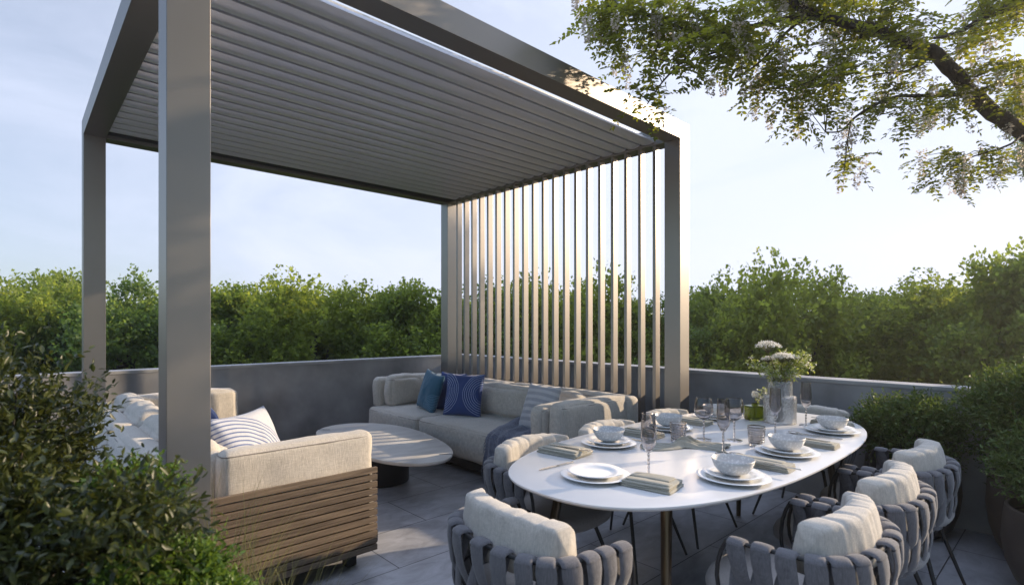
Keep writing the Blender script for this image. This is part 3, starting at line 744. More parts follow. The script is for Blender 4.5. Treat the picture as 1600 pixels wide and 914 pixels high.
def napkin(label,x,y,rz,L_=.21,W_=.135,seed=0,bands=True):
    """folded linen napkin: stacked soft layers with rounded folds"""
    mb=MB(); rr=random.Random(seed)
    for k,(l,w_) in enumerate(((L_,W_),(L_*.985,W_*.98),(L_*.97,W_*.97))):
        mb.cushion(rr.uniform(-.003,.003),rr.uniform(-.002,.002),.0045+k*.0075,l,w_,.0085,r=.0042,puff=.002,wr=.0015,seed=seed+k,n=16)
    mb.cushion(L_*.05,-W_*.2,.0262,L_*.80,W_*.42,.006,r=.003,puff=.0025,wr=.0015,seed=seed+9,n=16)
    mb.cushion(-L_*.02,W_*.25,.0262,L_*.86,W_*.28,.006,r=.003,puff=.0025,wr=.0015,seed=seed+5,n=16)
    o=mb.build('napkin',M_napkin,None,angle=80); o.location=(x,y,ZT); o.rotation_euler=(0,0,rz)
    return tag(o,label,'napkin','folded linen napkins')
napkin('folded beige napkin in front of the flute at the near head of the table',1.42,-1.145,R(100),.20,.15,1)
napkin('folded grey-green napkin with fork beside the sofa-side place nearest to the camera',1.57,-.56,R(96),.23,.15,2)
napkin('folded beige napkin between the two planter-side plates nearest to the camera',2.03,-1.31,R(92),.27,.105,3)
napkin('folded beige napkin right of the middle planter-side plate',2.64,-1.31,R(92),.27,.105,4)
napkin('folded beige napkin at the far right end of the table',3.36,-1.215,R(84),.22,.10,5)
napkin('folded grey napkin beside the sofa-side place at the far end',2.77,-.58,R(92),.24,.12,6)
napkin('folded grey napkin behind the water tumbler by the middle sofa-side place',2.20,-.58,R(92),.24,.12,7)
# crumpled napkin in the middle
mb=MB(); nu,nv=44,26; vs=[];fs=[]
for j in range(nv+1):
    for i in range(nu+1):
        u=i/nu-.5; v=j/nv-.5
        pinch=.35+.65*min(1,abs(u)*2.4)**.8
        x=u*.40; y=v*.20*pinch
        z=.006+.040*math.exp(-(u/.11)**2)*(1-abs(v)*1.2)+.012*abs(math.sin(v*15+u*4))*(1.2-abs(u))+.010*abs(noise.noise(Vector((u*7,v*8,3))))
        z*=max(.12,1-(abs(v)*2)**4)
        vs.append((x+.02*math.sin(v*6),y+.05*math.sin(u*5),z))
for j in range(nv):
    for i in range(nu):
        q=j*(nu+1)+i; fs.append((q,q+1,q+nu+2,q+nu+1))
mb.add(vs,fs); o=mb.build('crumpled_napkin',M_napkin,None,angle=80); o.location=(2.12,-.90,ZT); o.rotation_euler=(0,0,R(-62))
s_=o.modifiers.new('thickness','SOLIDIFY'); s_.thickness=.003; tag(o,'loosely gathered grey-green napkin lying in the middle of the table','napkin')
# cutlery
def cutlery(kind):
    mb=MB()
    if kind=='knife':
        mb.box(-.105,.0,-.0045,.0045,.001,.006,bev=.0018)
        pts=[(0,-.0045),(.02,-.008),(.08,-.009),(.11,-.003),(.115,.004),(0,.0045)]
        vs=[(x,y,.0028) for x,y in pts]+[(x,y,.0042) for x,y in pts]; n=len(pts)
        mb.add(vs,[tuple(range(n-1,-1,-1)),tuple(range(n,2*n))]+[(i,(i+1)%n,n+(i+1)%n,n+i) for i in range(n)])
    elif kind=='spoon':
        mb.box(-.115,.055,-.004,.004,.002,.0055,bev=.0015)
        vs=[];fs=[]; 
        for a in range(7):
            ph=a/6
            for k in range(20):
                an=2*math.pi*k/20; vs.append((.085+.034*ph*math.cos(an),.022*ph*math.sin(an),.0015+.0085*ph*ph))
        for a in range(6):
            for k in range(20):
                k2=(k+1)%20; fs.append((a*20+k,a*20+k2,(a+1)*20+k2,(a+1)*20+k))
        mb.add(vs,fs)
    else:
        mb.box(-.115,.05,-.004,.004,.002,.0055,bev=.0015)
        mb.box(.05,.075,-.012,.012,.002,.0045,bev=.001)
        for q in (-.0105,-.0035,.0035,.0105): mb.box(.074,.115,q-.0015,q+.0015,.0025,.0045)
    o=mb.build(kind,M_steel,None,angle=50)
    if kind=='spoon': md=o.modifiers.new('thickness','SOLIDIFY'); md.thickness=.0012
    return o
prot={}
def place_cut(kind,label,x,y,rz,z=ZT):
    if kind not in prot: o=prot[kind]=cutlery(kind)
    else: o=prot[kind].copy(); COL.objects.link(o)
    o.location=(x,y,z); o.rotation_euler=(0,0,rz); tag(o,label,kind,'steel cutlery on the table')
place_cut('knife','steel knife left of the plate at the near head of the table',1.36,-.70,R(178))
place_cut('knife','steel knife between the planter-side plates nearest to the camera',1.965,-1.40,R(88),ZT+.030)
place_cut('spoon','steel spoon beside the middle planter-side napkin',2.13,-1.24,R(86))
place_cut('knife','steel knife left of the middle planter-side plate',2.165,-1.30,R(90))
place_cut('fork','steel fork on the napkin right of the middle planter-side plate',2.64,-1.30,R(90),ZT+.030)
place_cut('spoon','steel spoon left of the planter-side plate at the far end',2.88,-1.24,R(88))
place_cut('knife','steel knife left of the planter-side plate at the far end',2.915,-1.29,R(90))
place_cut('fork','steel fork lying on the grey-green napkin near the head of the table',1.57,-.60,R(-80),ZT+.030)
place_cut('knife','steel knife right of the sofa-side plate nearest to the camera',2.07,-.62,R(-86))
place_cut('fork','steel fork on the napkin behind the water tumbler',2.20,-.60,R(-88),ZT+.030)
place_cut('fork','steel fork on the beige napkin at the far right end of the table',3.36,-1.21,R(90),ZT+.030)
# glasses: closed lathe walls
def flute():
    t=thing('champagne_flute','','glass',(0,0,0),0,'smoked champagne flutes')
    pr=[(.001,.098),(.010,.100),(.024,.125),(.0285,.150),(.0265,.200),(.0235,.238),(.0222,.238),(.0250,.200),(.0268,.150),(.0225,.128),(.009,.106),(.001,.105)]
    MB().lathe(pr,28).build('glass_bowl',M_smoke,t,angle=60)
    st=[(.001,.004)]+[(.0036+.0016*math.sin(k*2.2)**2,.006+k*.0046) for k in range(20)]+[(.001,.0975)]
    MB().lathe(st,16).build('stem',M_smoke,t,angle=60)
    MB().lathe([(.001,0),(.033,0),(.034,.0012),(.015,.003),(.001,.0045)],32).build('foot',M_smoke,t,angle=60)
    return t
def wine():
    t=thing('wine_glass','','glass',(0,0,0),0,'smoked wine glasses')
    pr=[(.001,.098),(.018,.101),(.040,.120),(.0455,.140),(.042,.175),(.036,.205),(.0345,.205),(.0405,.175),(.0438,.141),(.0385,.123),(.017,.1055),(.001,.104)]
    MB().lathe(pr,36).build('glass_bowl',M_smoke,t,angle=60)
    st=[(.001,.004)]+[(.0036+.0016*math.sin(k*2.2)**2,.006+k*.0046) for k in range(20)]+[(.001,.0975)]
    MB().lathe(st,16).build('stem',M_smoke,t,angle=60)
    MB().lathe([(.001,0),(.037,0),(.038,.0012),(.015,.003),(.001,.0045)],32).build('foot',M_smoke,t,angle=60)
    return t
def tumbler():
    o=None
    pr=[(.001,0),(.031,0),(.033,.004)]
    z=.006
    while z<.088:
        r=.0335+.0065*z/.09+.0011*math.sin(z*2*math.pi/.011); pr.append((r,z)); z+=.00275
    pr+=[(.0405,.091),(.0385,.091),(.0315,.010),(.001,.009)]
    o=MB().lathe(pr,40).build('water_tumbler',M_rib,None,angle=60); return tag(o,'','glass','ribbed smoked tumblers')
f0=flute(); f0.scale=(1.13,1.13,1.13); f0.location=(1.483,-1.09,ZT); f0['label']='smoked champagne flute beside the near-head plate and beige napkin'
for xy,lab in (((2.12,-1.10),'smoked champagne flute in front of the water tumbler, by the planter-side places'),((2.77,-1.095),'smoked champagne flute directly in front of the clear glass vase'),((3.215,-1.11),'smoked champagne flute right of the clear glass vase')):
    dup(f0,(*xy,ZT),rnd.random()*3,lab,(1.13,1.13,1.13))
w0=wine(); w0.scale=(1.12,1.12,1.12); w0.location=(2.36,-.875,ZT); w0['label']='smoked wine glass between the water tumbler and the crumpled napkin'
dup(w0,(2.46,-1.0,ZT),1.,'smoked wine glass standing behind the front champagne flute, right of the other wine glass')
t0=tumbler(); t0.scale=(1.1,1.1,1.1); t0.location=(2.22,-.80,ZT); t0['label']='ribbed water tumbler left of the wine glasses'
o=t0.copy(); COL.objects.link(o); o.location=(2.43,-1.13,ZT); o['label']='ribbed water tumbler in front of the green vase'

# ------------------------------------------------------------------ leaves
def leaf_arrays(P,D,Nn,Ln,Wn,tmpl,faces):
    """place a leaf template at points P, pointing along D with normals Nn (numpy)"""
    D=D/np.linalg.norm(D,axis=1,keepdims=True); S=np.cross(D,Nn); S/=np.maximum(1e-6,np.linalg.norm(S,axis=1,keepdims=True)); Nn=np.cross(S,D)
    T=np.array(tmpl); k=len(T)
    V=P[:,None,:]+D[:,None,:]*(T[None,:,1:2]*Ln[:,None,None])+S[:,None,:]*(T[None,:,0:1]*Wn[:,None,None])+Nn[:,None,:]*(T[None,:,2:3]*Ln[:,None,None])
    Fc=(np.arange(len(P))[:,None,None]*k+np.array(faces)[None]).reshape(-1,len(faces[0]))
    return V.reshape(-1,3),Fc
DIAM=([(0,0,0),(.5,.42,.10),(0,1,0),(-.5,.42,.10)],[(0,1,2),(0,2,3)])
OVAL=([(0,0,0),(.36,.22,.07),(.5,.5,.09),(.28,.80,.03),(0,1,-.06),(-.28,.80,.03),(-.5,.5,.09),(-.36,.22,.07),(0,.5,0)],
      [(0,1,8),(1,2,8),(2,3,8),(3,4,8),(4,5,8),(5,6,8),(6,7,8),(7,0,8)])
def np_mesh(name,V,Fc,m,parent=None,smooth=False):
    me=bpy.data.meshes.new(name); nf=len(Fc); k=Fc.shape[1]
    me.vertices.add(len(V)); me.vertices.foreach_set('co',V.astype(np.float32).ravel())
    me.loops.add(nf*k); me.loops.foreach_set('vertex_index',Fc.astype(np.int32).ravel())
    me.polygons.add(nf); me.polygons.foreach_set('loop_start',np.arange(0,nf*k,k,dtype=np.int32))
    me.update(calc_edges=True); me.validate(); me.materials.append(m)
    if smooth: me.polygons.foreach_set('use_smooth',[True]*nf)
    return link(name,me,parent)
NR=np.random.RandomState(11)
def rdir(n,up=0.0):
    d=NR.normal(size=(n,3)); d/=np.linalg.norm(d,axis=1,keepdims=True); d[:,2]+=up; return d/np.linalg.norm(d,axis=1,keepdims=True)

# ------------------------------------------------------------------ trees beyond the terrace
L_bg=[leafmat('maple_leaf_green',(.09,.14,.025),(.16,.21,.045),.56,rough=.55,tcol=(.46,.56,.07)),leafmat('lime_leaf_green',(.11,.155,.025),(.19,.235,.045),.56,rough=.55,tcol=(.52,.60,.07)),leafmat('deep_leaf_green',(.07,.12,.03),(.125,.175,.05),.52,rough=.55,tcol=(.36,.50,.08))]
def tree_proto(rad,hgt,seed,nclump,nleaf,lsize,m):
    """crown centred on z=0: foliage gathered on many irregular sprays round an ellipsoid; trunk below"""
    rs=np.random.RandomState(seed)
    C=[];Rr=[]
    for k in range(nclump):
        a=rs.uniform(0,2*np.pi); zz=rs.uniform(-.85,1); rr=np.sqrt(max(0,1-zz*zz))*rs.uniform(.55,1)
        C.append((rr*np.cos(a)*rad,rr*np.sin(a)*rad,zz*hgt*rs.uniform(.7,1))); Rr.append(rad*rs.uniform(.14,.40))
    C=np.array(C);Rr=np.array(Rr)
    # twigs: each leaf sits on a short twig, twigs radiate from the clump
    nt_=nleaf//9; ci=rs.randint(0,nclump,nt_)
    d=rs.normal(size=(nt_,3)); d/=np.linalg.norm(d,axis=1,keepdims=True)
    base=C[ci]+d*(Rr[ci]*rs.uniform(.25,1.0,nt_))[:,None]
    tdir=d*.7+rs.normal(size=(nt_,3))*.35+np.array([0,0,.45]); tdir/=np.linalg.norm(tdir,axis=1,keepdims=True)
    tl=rs.uniform(.12,.34,nt_)*(rad/2.0)
    P=[];D=[]
    for q in range(9):
        f=rs.uniform(.1,1,nt_)[:,None]
        P.append(base+tdir*f*tl[:,None]+rs.normal(size=(nt_,3))*.035); D.append(tdir*.5+rs.normal(size=(nt_,3))*.8)
    P=np.concatenate(P);D=np.concatenate(D); n=len(P)
    Nn=rs.normal(size=(n,3))+np.array([0,0,.9]); Ln=lsize*rs.uniform(.7,1.3,n); Wn=Ln*rs.uniform(.55,.85,n)
    V,Fc=leaf_arrays(P,D,Nn,Ln,Wn,*DIAM)
    return V,Fc,C
def make_tree(name,label,group,rad,hgt,seed,nclump,nleaf,lsize,m,tall):
    t=thing(name,label,'tree',(0,0,0),0,group)
    V,Fc,C=tree_proto(rad,hgt,seed,nclump,nleaf,lsize,m)
    V[:,2]-=np.percentile(V[:,2],99.7)-hgt   # top of the foliage sits at +hgt
    np_mesh('crown',V,Fc,m,t)
    mb=MB(); rs=random.Random(seed)
    mb.tube([(0,0,-tall),(.05,.03,-tall*.5),(0,0,-hgt*.5),(.03,-.02,hgt*.4)],[.17,.14,.10,.04],9)
    for c in C[::2]:
        z0=rs.uniform(-hgt*.7,hgt*.1); a=Vector((0,0,z0)); b=Vector(c)
        mb.tube([a,a.lerp(b,.5)+Vector((0,0,-.12)),b],[.05,.03,.010],5)
    mb.build('trunk',M_bark,t)
    return t
protos=[]
# (px, top row in the photo, distance, crown radius factor, species, label)
front=[(-95,452,10.5,1.0,0,'leafy green tree at the left edge of the photo'),
 (40,436,11.0,1.0,1,'leafy tree left of the back left pergola post'),
 (105,428,12.0,.9,0,'leafy tree just left of the back left pergola post, its crown behind it'),
 (205,440,11.2,1.0,2,'leafy tree between the two left pergola posts'),
 (330,450,11.5,.9,0,'leafy tree directly right of the front pergola post'),
 (400,486,12.5,.72,2,'low leafy tree in the dip of the skyline right of the front pergola post'),
 (490,441,11.5,1.0,1,'broad bright leafy tree above the middle of the left parapet'),
 (585,470,12.8,.75,2,'smaller leafy tree right of the broad bright one over the left parapet'),
 (665,450,11.8,.95,0,'leafy tree left of the corner post of the slatted screen'),
 (770,452,12.0,.95,2,'leafy tree behind the left third of the slatted screen'),
 (875,432,12.0,1.05,1,'tallest leafy tree behind the middle of the slatted screen'),
 (965,474,12.0,.75,0,'leafy tree behind the right half of the slatted screen'),
 (1035,472,11.5,.8,2,'leafy tree behind the right pergola post'),
 (1120,452,11.5,.95,0,'leafy tree directly right of the right pergola post'),
 (1215,424,11.0,1.15,1,'large leafy tree above the flower vase'),
 (1320,488,12.5,.7,2,'low hazy tree in the dip right of the flower vase'),
 (1405,460,11.5,.95,0,'leafy tree above the parapet left of the tall potted shrub'),
 (1500,438,10.5,.95,1,'leafy tree rising behind the potted shrubs'),
 (1590,400,9.8,1.1,0,'tallest leafy tree at the right edge of the photo'),
 (1690,392,9.8,1.1,2,'leafy tree just beyond the right edge of the photo')]
TREES='trees beyond the parapet'
for i in range(3):
    protos.append(make_tree('broadleaf_tree','x',TREES,1.75,1.75,20+i,22+5*i,42000,.076,L_bg[i],9.0))
used=[False]*3
rt=random.Random(5)
for (px,py,d,sc_,k,lab) in front:
    topz=CAM[2]-(py-HY)*d/F; x,y=c2w((px-800)/F*d,d)
    s=sc_; zs=s*rt.uniform(.95,1.2); zc=topz-1.75*zs
    if not used[k]: o=protos[k]; used[k]=True; o['label']=lab
    else: o=dup(protos[k],(0,0,0),0,lab)
    o.location=(x,y,zc); o.rotation_euler=(0,0,rt.random()*6.28); o.scale=(s*rt.uniform(.85,1.15),s*rt.uniform(.85,1.1),zs)
for (dx,dy,dz,sc_) in ((0,0,0,1.25),(1.6,1.9,.3,1.2)):  # unseen crowns added to keep the low sun off the far parapet
    o=dup(protos[2],(25.8+dx,-4.2+dy,8.7+dz),dx,'unseen tall leafy tree added outside the right edge to shade the far parapet',(sc_,sc_,sc_)); o['group']='unseen shade trees added outside the right edge'
for (x_,y_,z_,sc_) in ((.6,-10.5,9.2,2.1),(5.6,-10.8,9.4,2.2)):  # unseen crowns added behind the camera to darken what the metal reflects
    o=dup(protos[0],(x_,y_,z_),x_,'unseen tall leafy tree added behind the viewer to darken reflections in the pergola metal',(sc_,sc_,sc_)); o['group']='unseen trees added behind the viewer'
# second and third rows, glimpsed through gaps
for row,(d,step,lift) in enumerate(((16.5,150,10),(25,170,22))):
    px=-150+row*60
    while px<1800:
        topz=CAM[2]-(482+lift*.3+rt.uniform(-14,10)-HY)*d/F; x,y=c2w((px-800)/F*d,d+rt.uniform(-1,1))
        s=(1.25,1.8)[row]
        o=dup(protos[rt.randint(0,2)],(x,y,topz-1.75*s),rt.random()*6.28,'leafy tree of the rows farther back, seen in gaps between the nearer crowns',(s*1.2,s*1.2,s))
        o['group']='trees farther back'
        px+=step+rt.uniform(-15,15)

# ------------------------------------------------------------------ overhanging blossom tree
M_locust=leafmat('locust_leaflet',(.032,.058,.008),(.11,.145,.015),.5,tcol=(.46,.46,.03))
M_blossom=leafmat('locust_blossom',(.50,.44,.40),(.66,.59,.53),.4,tcol=(.7,.62,.5))
bt=thing('blossoming_tree','overhanging tree with dark branches, small leaflets and hanging pale blossom clusters','tree',(*c2w(6.0,5.0),0))
Mi=Matrix.Translation(-Vector((bt.location.x,bt.location.y,0)))
br=MB(); BR=[]   # branch skeleton: list of (point, radius)
def branch(pts,r0,r1,par=None,n=8):
    P3=[pxd(*p) for p in pts]; m_=len(P3); o=[]
    for i in range(m_-1):
        p0=P3[max(i-1,0)];p1=P3[i];p2=P3[i+1];p3=P3[min(i+2,m_-1)]
        for k in range(4):
            t=k/4; o.append(.5*((2*p1)+(-p0+p2)*t+(2*p0-5*p1+4*p2-p3)*t*t+(-p0+3*p1-3*p2+p3)*t**3))
    o.append(P3[-1]); L_=len(o)
    rad=[r0+(r1-r0)*k/(L_-1) for k in range(L_)]
    o=[p+Vector((noise.noise(p*5),noise.noise(p*5+Vector((7,0,0))),noise.noise(p*5+Vector((0,9,0)))))*rad[k]*.5 for k,p in enumerate(o)]
    br.tube(o,rad,n,M=Mi); BR.extend([(p,r) for p,r in zip(o,rad)])
branch([(1900,560,5.2),(1850,380,4.9),(1720,270,4.6),(1600,205,4.3),(1540,165,4.2),(1490,115,4.1),(1455,82,4.0),(1400,62,3.9),(1330,38,3.8),(1262,18,3.7),(1200,-30,3.6)],.076,.026,n=12)
branch([(1900,560,5.2),(1915,800,5.3),(1925,1600,5.4),(1925,1950,5.4)],.09,.16,n=14)
branch([(1300,30,3.8),(1250,28,3.7),(1190,38,3.7),(1140,52,3.6),(1095,54,3.6),(1045,38,3.5),(1000,20,3.5),(950,10,3.4)],.022,.006)
branch([(1105,54,3.6),(1078,85,3.6),(1050,112,3.5),(1030,135,3.5),(1010,165,3.5)],.011,.003,n=6)
branch([(1150,50,3.6),(1130,75,3.6),(1095,90,3.6),(1060,100,3.5),(1020,90,3.5)],.009,.003,n=6)
branch([(1505,148,4.1),(1455,150,4.0),(1400,152,3.9),(1360,168,3.8),(1335,185,3.8),(1315,205,3.7),(1290,207,3.7)],.016,.004,n=7)
branch([(1330,188,3.8),(1325,215,3.8),(1322,240,3.7),(1318,270,3.7)],.006,.002,n=5)
branch([(1750,-40,4.3),(1640,-10,4.2),(1590,8,4.1),(1540,28,4.0),(1495,52,4.0),(1460,60,3.9)],.035,.010,n=8)
branch([(1640,215,4.3),(1600,212,4.2),(1580,225,4.1),(1555,235,4.1),(1520,245,4.0),(1490,262,4.0)],.012,.003,n=6)
branch([(1700,60,4.4),(1620,90,4.3),(1560,105,4.2),(1520,120,4.1),(1490,110,4.0)],.018,.006,n=7)
branch([(1270,20,3.7),(1230,50,3.7),(1200,85,3.6),(1170,110,3.6),(1130,130,3.6)],.012,.003,n=6)
branch([(1350,45,3.8),(1330,85,3.8),(1300,110,3.8),(1260,130,3.7),(1210,140,3.7)],.012,.003,n=6)
branch([(1460,85,4.0),(1420,110,4.0),(1380,115,3.9),(1340,125,3.9)],.011,.003,n=6)
branch([(1520,150,4.2),(1560,130,4.2),(1600,140,4.3),(1650,160,4.3)],.010,.003,n=6)
# leaf sprays: (px, py, spread, how many compound leaves)
sprays=[]
rs2=random.Random(21)
def region(x0,x1,y0,y1,n,dm=3.75,nl=(8,13)):
    for _ in range(int(n*(.92 if x1<=1335 else 1.05))): sprays.append((rs2.uniform(x0,x1),rs2.uniform(y0,y1),dm+rs2.uniform(-.35,.35),rs2.randint(*nl)))
region(925,1060,-30,50,17,3.5); region(960,1030,50,120,6,3.5); region(1050,1200,-40,75,20,3.6); region(1040,1130,80,120,4,3.55)
region(990,1020,140,165,4,3.5,(5,8)); region(1200,1420,-60,35,24,3.8); region(1120,1330,60,150,19,3.7); region(1160,1330,110,150,5,3.7)
region(1330,1500,30,120,10,3.9); region(1235,1340,150,200,7,3.75,(5,9)); region(1305,1330,235,262,4,3.75,(4,7)); region(1370,1480,130,180,9,3.9,(6,9))
region(1500,1640,-40,70,16,4.1); region(1500,1640,90,170,11,4.1); region(1440,1600,225,270,11,4.05,(6,9)); region(1395,1470,160,200,3,3.9,(4,7))
LP=[];LD=[];LN=[];LLn=[]; BP=[];BD=[];BN=[];BL=[]
tw=MB()
def near(p): return min(BR,key=lambda q:(q[0]-p).length_squared)[0]
for (px,py,d,nl) in sprays:
    c=pxd(px,py,d); b0=near(c)
    m1=b0.lerp(c,.5)+Vector((rs2.uniform(-.05,.05),rs2.uniform(-.05,.05),.05))
    if (c-b0).length>.05: tw.tube([b0,m1,c],[.0042,.003,.0018],4,M=Mi)
    for q in range(nl):
        s=rs2.random(); st=b0.lerp(c,.55+.45*s) if (c-b0).length<.6 else c
        st=st+Vector([rs2.gauss(0,.05) for _ in range(3)])
        dr=Vector((rs2.gauss(0,1),rs2.gauss(0,1),rs2.gauss(-.35,.55))).normalized()
        ln=rs2.uniform(.13,.21); k=rs2.randint(5,7)
        sidev=dr.cross(Vector((0,0,1))).normalized(); nv_=sidev.cross(dr).normalized()
        pts=[st+dr*ln*f+Vector((0,0,-.05*f*f)) for f in (0,.33,.66,1)]
        tw.tube(pts,[.0012,.001,.0009,.0007],3,M=Mi,cap=False)
        for j in range(k):
            f=(j+.7)/k; p=st+dr*ln*f+Vector((0,0,-.05*f*f))
            for sg in (-1,1):
                LP.append(p); LD.append(dr*.45+sidev*sg+Vector([rs2.gauss(0,.2) for _ in range(3)])); LN.append(nv_+Vector([rs2.gauss(0,.35) for _ in range(3)])); LLn.append(rs2.uniform(.031,.046))
        LP.append(pts[-1]); LD.append(dr); LN.append(nv_); LLn.append(rs2.uniform(.026,.036))
    if rs2.random()<.62:
        for _ in range(rs2.randint(1,2)):
            st=c+Vector([rs2.gauss(0,.06) for _ in range(3)]); ln=rs2.uniform(.10,.19); nf=rs2.randint(70,100)
            for j in range(nf):
                f=rs2.random(); wd=.034*(1-.6*f); a=rs2.uniform(0,6.28)
                BP.append(st+Vector((math.cos(a)*wd*rs2.random(),math.sin(a)*wd*rs2.random(),-ln*f))); BD.append(Vector((math.cos(a),math.sin(a),-.3))); BN.append(Vector([rs2.gauss(0,1) for _ in range(3)])); BL.append(rs2.uniform(.012,.021))
off=np.array([bt.location.x,bt.location.y,0])
A_=lambda l: np.array([tuple(v) for v in l])
Ln=np.array(LLn); V_,F_=leaf_arrays(A_(LP)-off,A_(LD),A_(LN),Ln,Ln*.52,*OVAL); np_mesh('foliage',V_,F_,M_locust,bt)
Bl=np.array(BL); V_,F_=leaf_arrays(A_(BP)-off,A_(BD),A_(BN),Bl,Bl*.8,*DIAM); np_mesh('blossom',V_,F_,M_blossom,bt)
br.build('branches',M_bark,bt); tw.build('twigs',M_stem,bt)

# ------------------------------------------------------------------ potted shrubs
M_box=leafmat('boxwood_leaf',(.032,.060,.016),(.10,.15,.04),.3,rough=.6,tcol=(.18,.25,.03))
def shrub_leaves(rx,ry,rz,n_tw,nl,ls,seed,lump=.22,lean=.5,wd=.42):
    rs=np.random.RandomState(seed)
    d=rs.normal(size=(n_tw,3)); d/=np.linalg.norm(d,axis=1,keepdims=True); d[:,2]=np.abs(d[:,2])*np.sign(rs.uniform(-.35,1,n_tw))
    lum=np.array([noise.noise(Vector(tuple(v*2.2+seed))) for v in d])
    rad=(rs.uniform(.35,1,n_tw)**.45)*(1+lump*lum*1.6)
    B=d*rad[:,None]*np.array([rx,ry,rz])
    td=d*.9+rs.normal(size=(n_tw,3))*.35+np.array([0,0,lean]); td/=np.linalg.norm(td,axis=1,keepdims=True)
    tl=rs.uniform(.5,1.4,n_tw)*ls*4
    P=[];D=[]
    for q in range(nl):
        f=(q+.5)/nl; P.append(B+td*(tl*f)[:,None]); sd=rs.normal(size=(n_tw,3)); D.append(td*.8+sd*.7)
    P=np.concatenate(P);D=np.concatenate(D);n=len(P)
    Ln=ls*rs.uniform(.7,1.25,n); Nn=rs.normal(size=(n,3))*.7+np.array([0,0,1.])
    return P,D,Nn,Ln,Ln*wd,B,td,tl
def potted(label,x,y,pr,ph,mp_,sh,cz,n_tw,seed,name='potted_shrub'):
    t=thing(name,label,'potted plant',(x,y,0),0,'potted shrubs along the parapet')
    prf=[(.001,.004),(pr*.55,.004),(pr*.68,.014),(pr*.86,ph*.15),(pr*.98,ph*.36),(pr*1.03,ph*.6),(pr*1.01,ph*.85),(pr*.98,ph),(pr*.93,ph+.004),(pr*.92,ph-.02),(pr*.9,ph-.05),(.001,ph-.05)]
    pt=MB().lathe(prf,56).build('pot',mp_,t,angle=60)
    MB().lathe([(.001,ph-.046),(pr*.9,ph-.046)],32).build('soil',M_soil,pt)
    P,D,Nn,Ln,Wn,B,td,tl=shrub_leaves(*sh,int(n_tw*.8),9,.028,seed)
    P=P+np.array([0,0,cz]); V,Fc=leaf_arrays(P,D,Nn,Ln,Wn,*DIAM); np_mesh('foliage',V,Fc,M_box,t)
    mb=MB(); rs=random.Random(seed)
    for k in range(26):
        i=rs.randrange(len(B)); e=Vector(B[i])+Vector((0,0,cz)); a=Vector((rs.uniform(-.05,.05),rs.uniform(-.05,.05),ph-.05))
        mb.tube([a,a.lerp(e,.5)+Vector((0,0,.03)),e],[.008,.005,.002],5)
    mb.build('stems',M_bark,t); return t
potted('low boxwood-like shrub in a black pot at the far corner of the table',4.0,-1.50,.26,.48,M_pot_k,(.27,.25,.18),.64,2300,31)
potted('largest round shrub in a dark brown pot behind, reaching above the parapet',3.96,-2.16,.27,.52,M_pot_b,(.34,.33,.27),.80,3300,32)
potted('front round shrub in a wide dark brown pot at the right edge',3.46,-2.30,.30,.44,M_pot_b,(.29,.28,.21),.60,2500,33)

# ------------------------------------------------------------------ flower vase and small green vase
vz=thing('flower_vase','tall stepped clear hobnail glass vase on the far part of the table','vase',(3.21,-.955,ZT))
def vwall(r0,r1): return r0,r1
prf=[(.001,0),(.094,0),(.098,.004),(.098,.166),(.094,.172),(.076,.176),(.074,.182),(.074,.268),(.071,.268),(.071,.180),(.074,.172),(.090,.166),(.094,.160),(.094,.010),(.001,.010)]
MB().lathe(prf,64).build('glass_body',M_clear,vz,angle=50)
# bouquet
bq=thing('bouquet','bouquet of white lace flowers and small green-white sprays in the clear vase','flowers',(3.21,-.955,ZT+.02))
M_petal=leafmat('cream_white_petal',(.86,.83,.77),(.90,.88,.83),.45,tcol=(.9,.86,.75))
M_spray=leafmat('fresh_green_leaf',(.19,.25,.05),(.44,.47,.18),.45,tcol=(.45,.5,.08))
rb=random.Random(17)
st=MB(); PP=[];DD=[];NN=[];LL=[]; SP=[];SD=[];SN=[];SLn=[]
def umbel(cx,cy,cz,r):
    base=Vector((rb.uniform(-.02,.02),rb.uniform(-.02,.02),.0)); c=Vector((cx,cy,cz))
    st.tube([base,Vector((cx*.2,cy*.2,.24)),Vector((cx*.7,cy*.7,cz*.8)),c-Vector((0,0,r*.6))],[.0025]*4,5)
    for k in range(60):
        a=k*2.39996; f=math.sqrt((k+.5)/60); p=c+Vector((math.cos(a)*r*f,math.sin(a)*r*f,r*.42*(1-f*f)-r*.1))
        st.tube([c-Vector((0,0,r*.6)),p],[.0008,.0006],3)
        for q in range(16):
            PP.append(p+Vector([rb.gauss(0,r*.055) for _ in range(3)])); DD.append(Vector((rb.gauss(0,1),rb.gauss(0,1),.5))); NN.append(Vector((rb.gauss(0,.4),rb.gauss(0,.4),1))); LL.append(rb.uniform(.005,.009))
rgt=Vector((*(VX.x,-VX.y),0)) # unused helper kept simple
RT=Vector((math.cos(-YAW),math.sin(-YAW),0))   # image right in world
FW=Vector((math.sin(YAW),math.cos(YAW),0))
def vv(r,f,z): q=RT*r+FW*f; return q.x,q.y,z
umbel(*vv(-.075,.0,.475),.078); umbel(*vv(.0,-.03,.405),.066); umbel(*vv(-.05,.05,.385),.045); umbel(*vv(.06,.0,.40),.055)
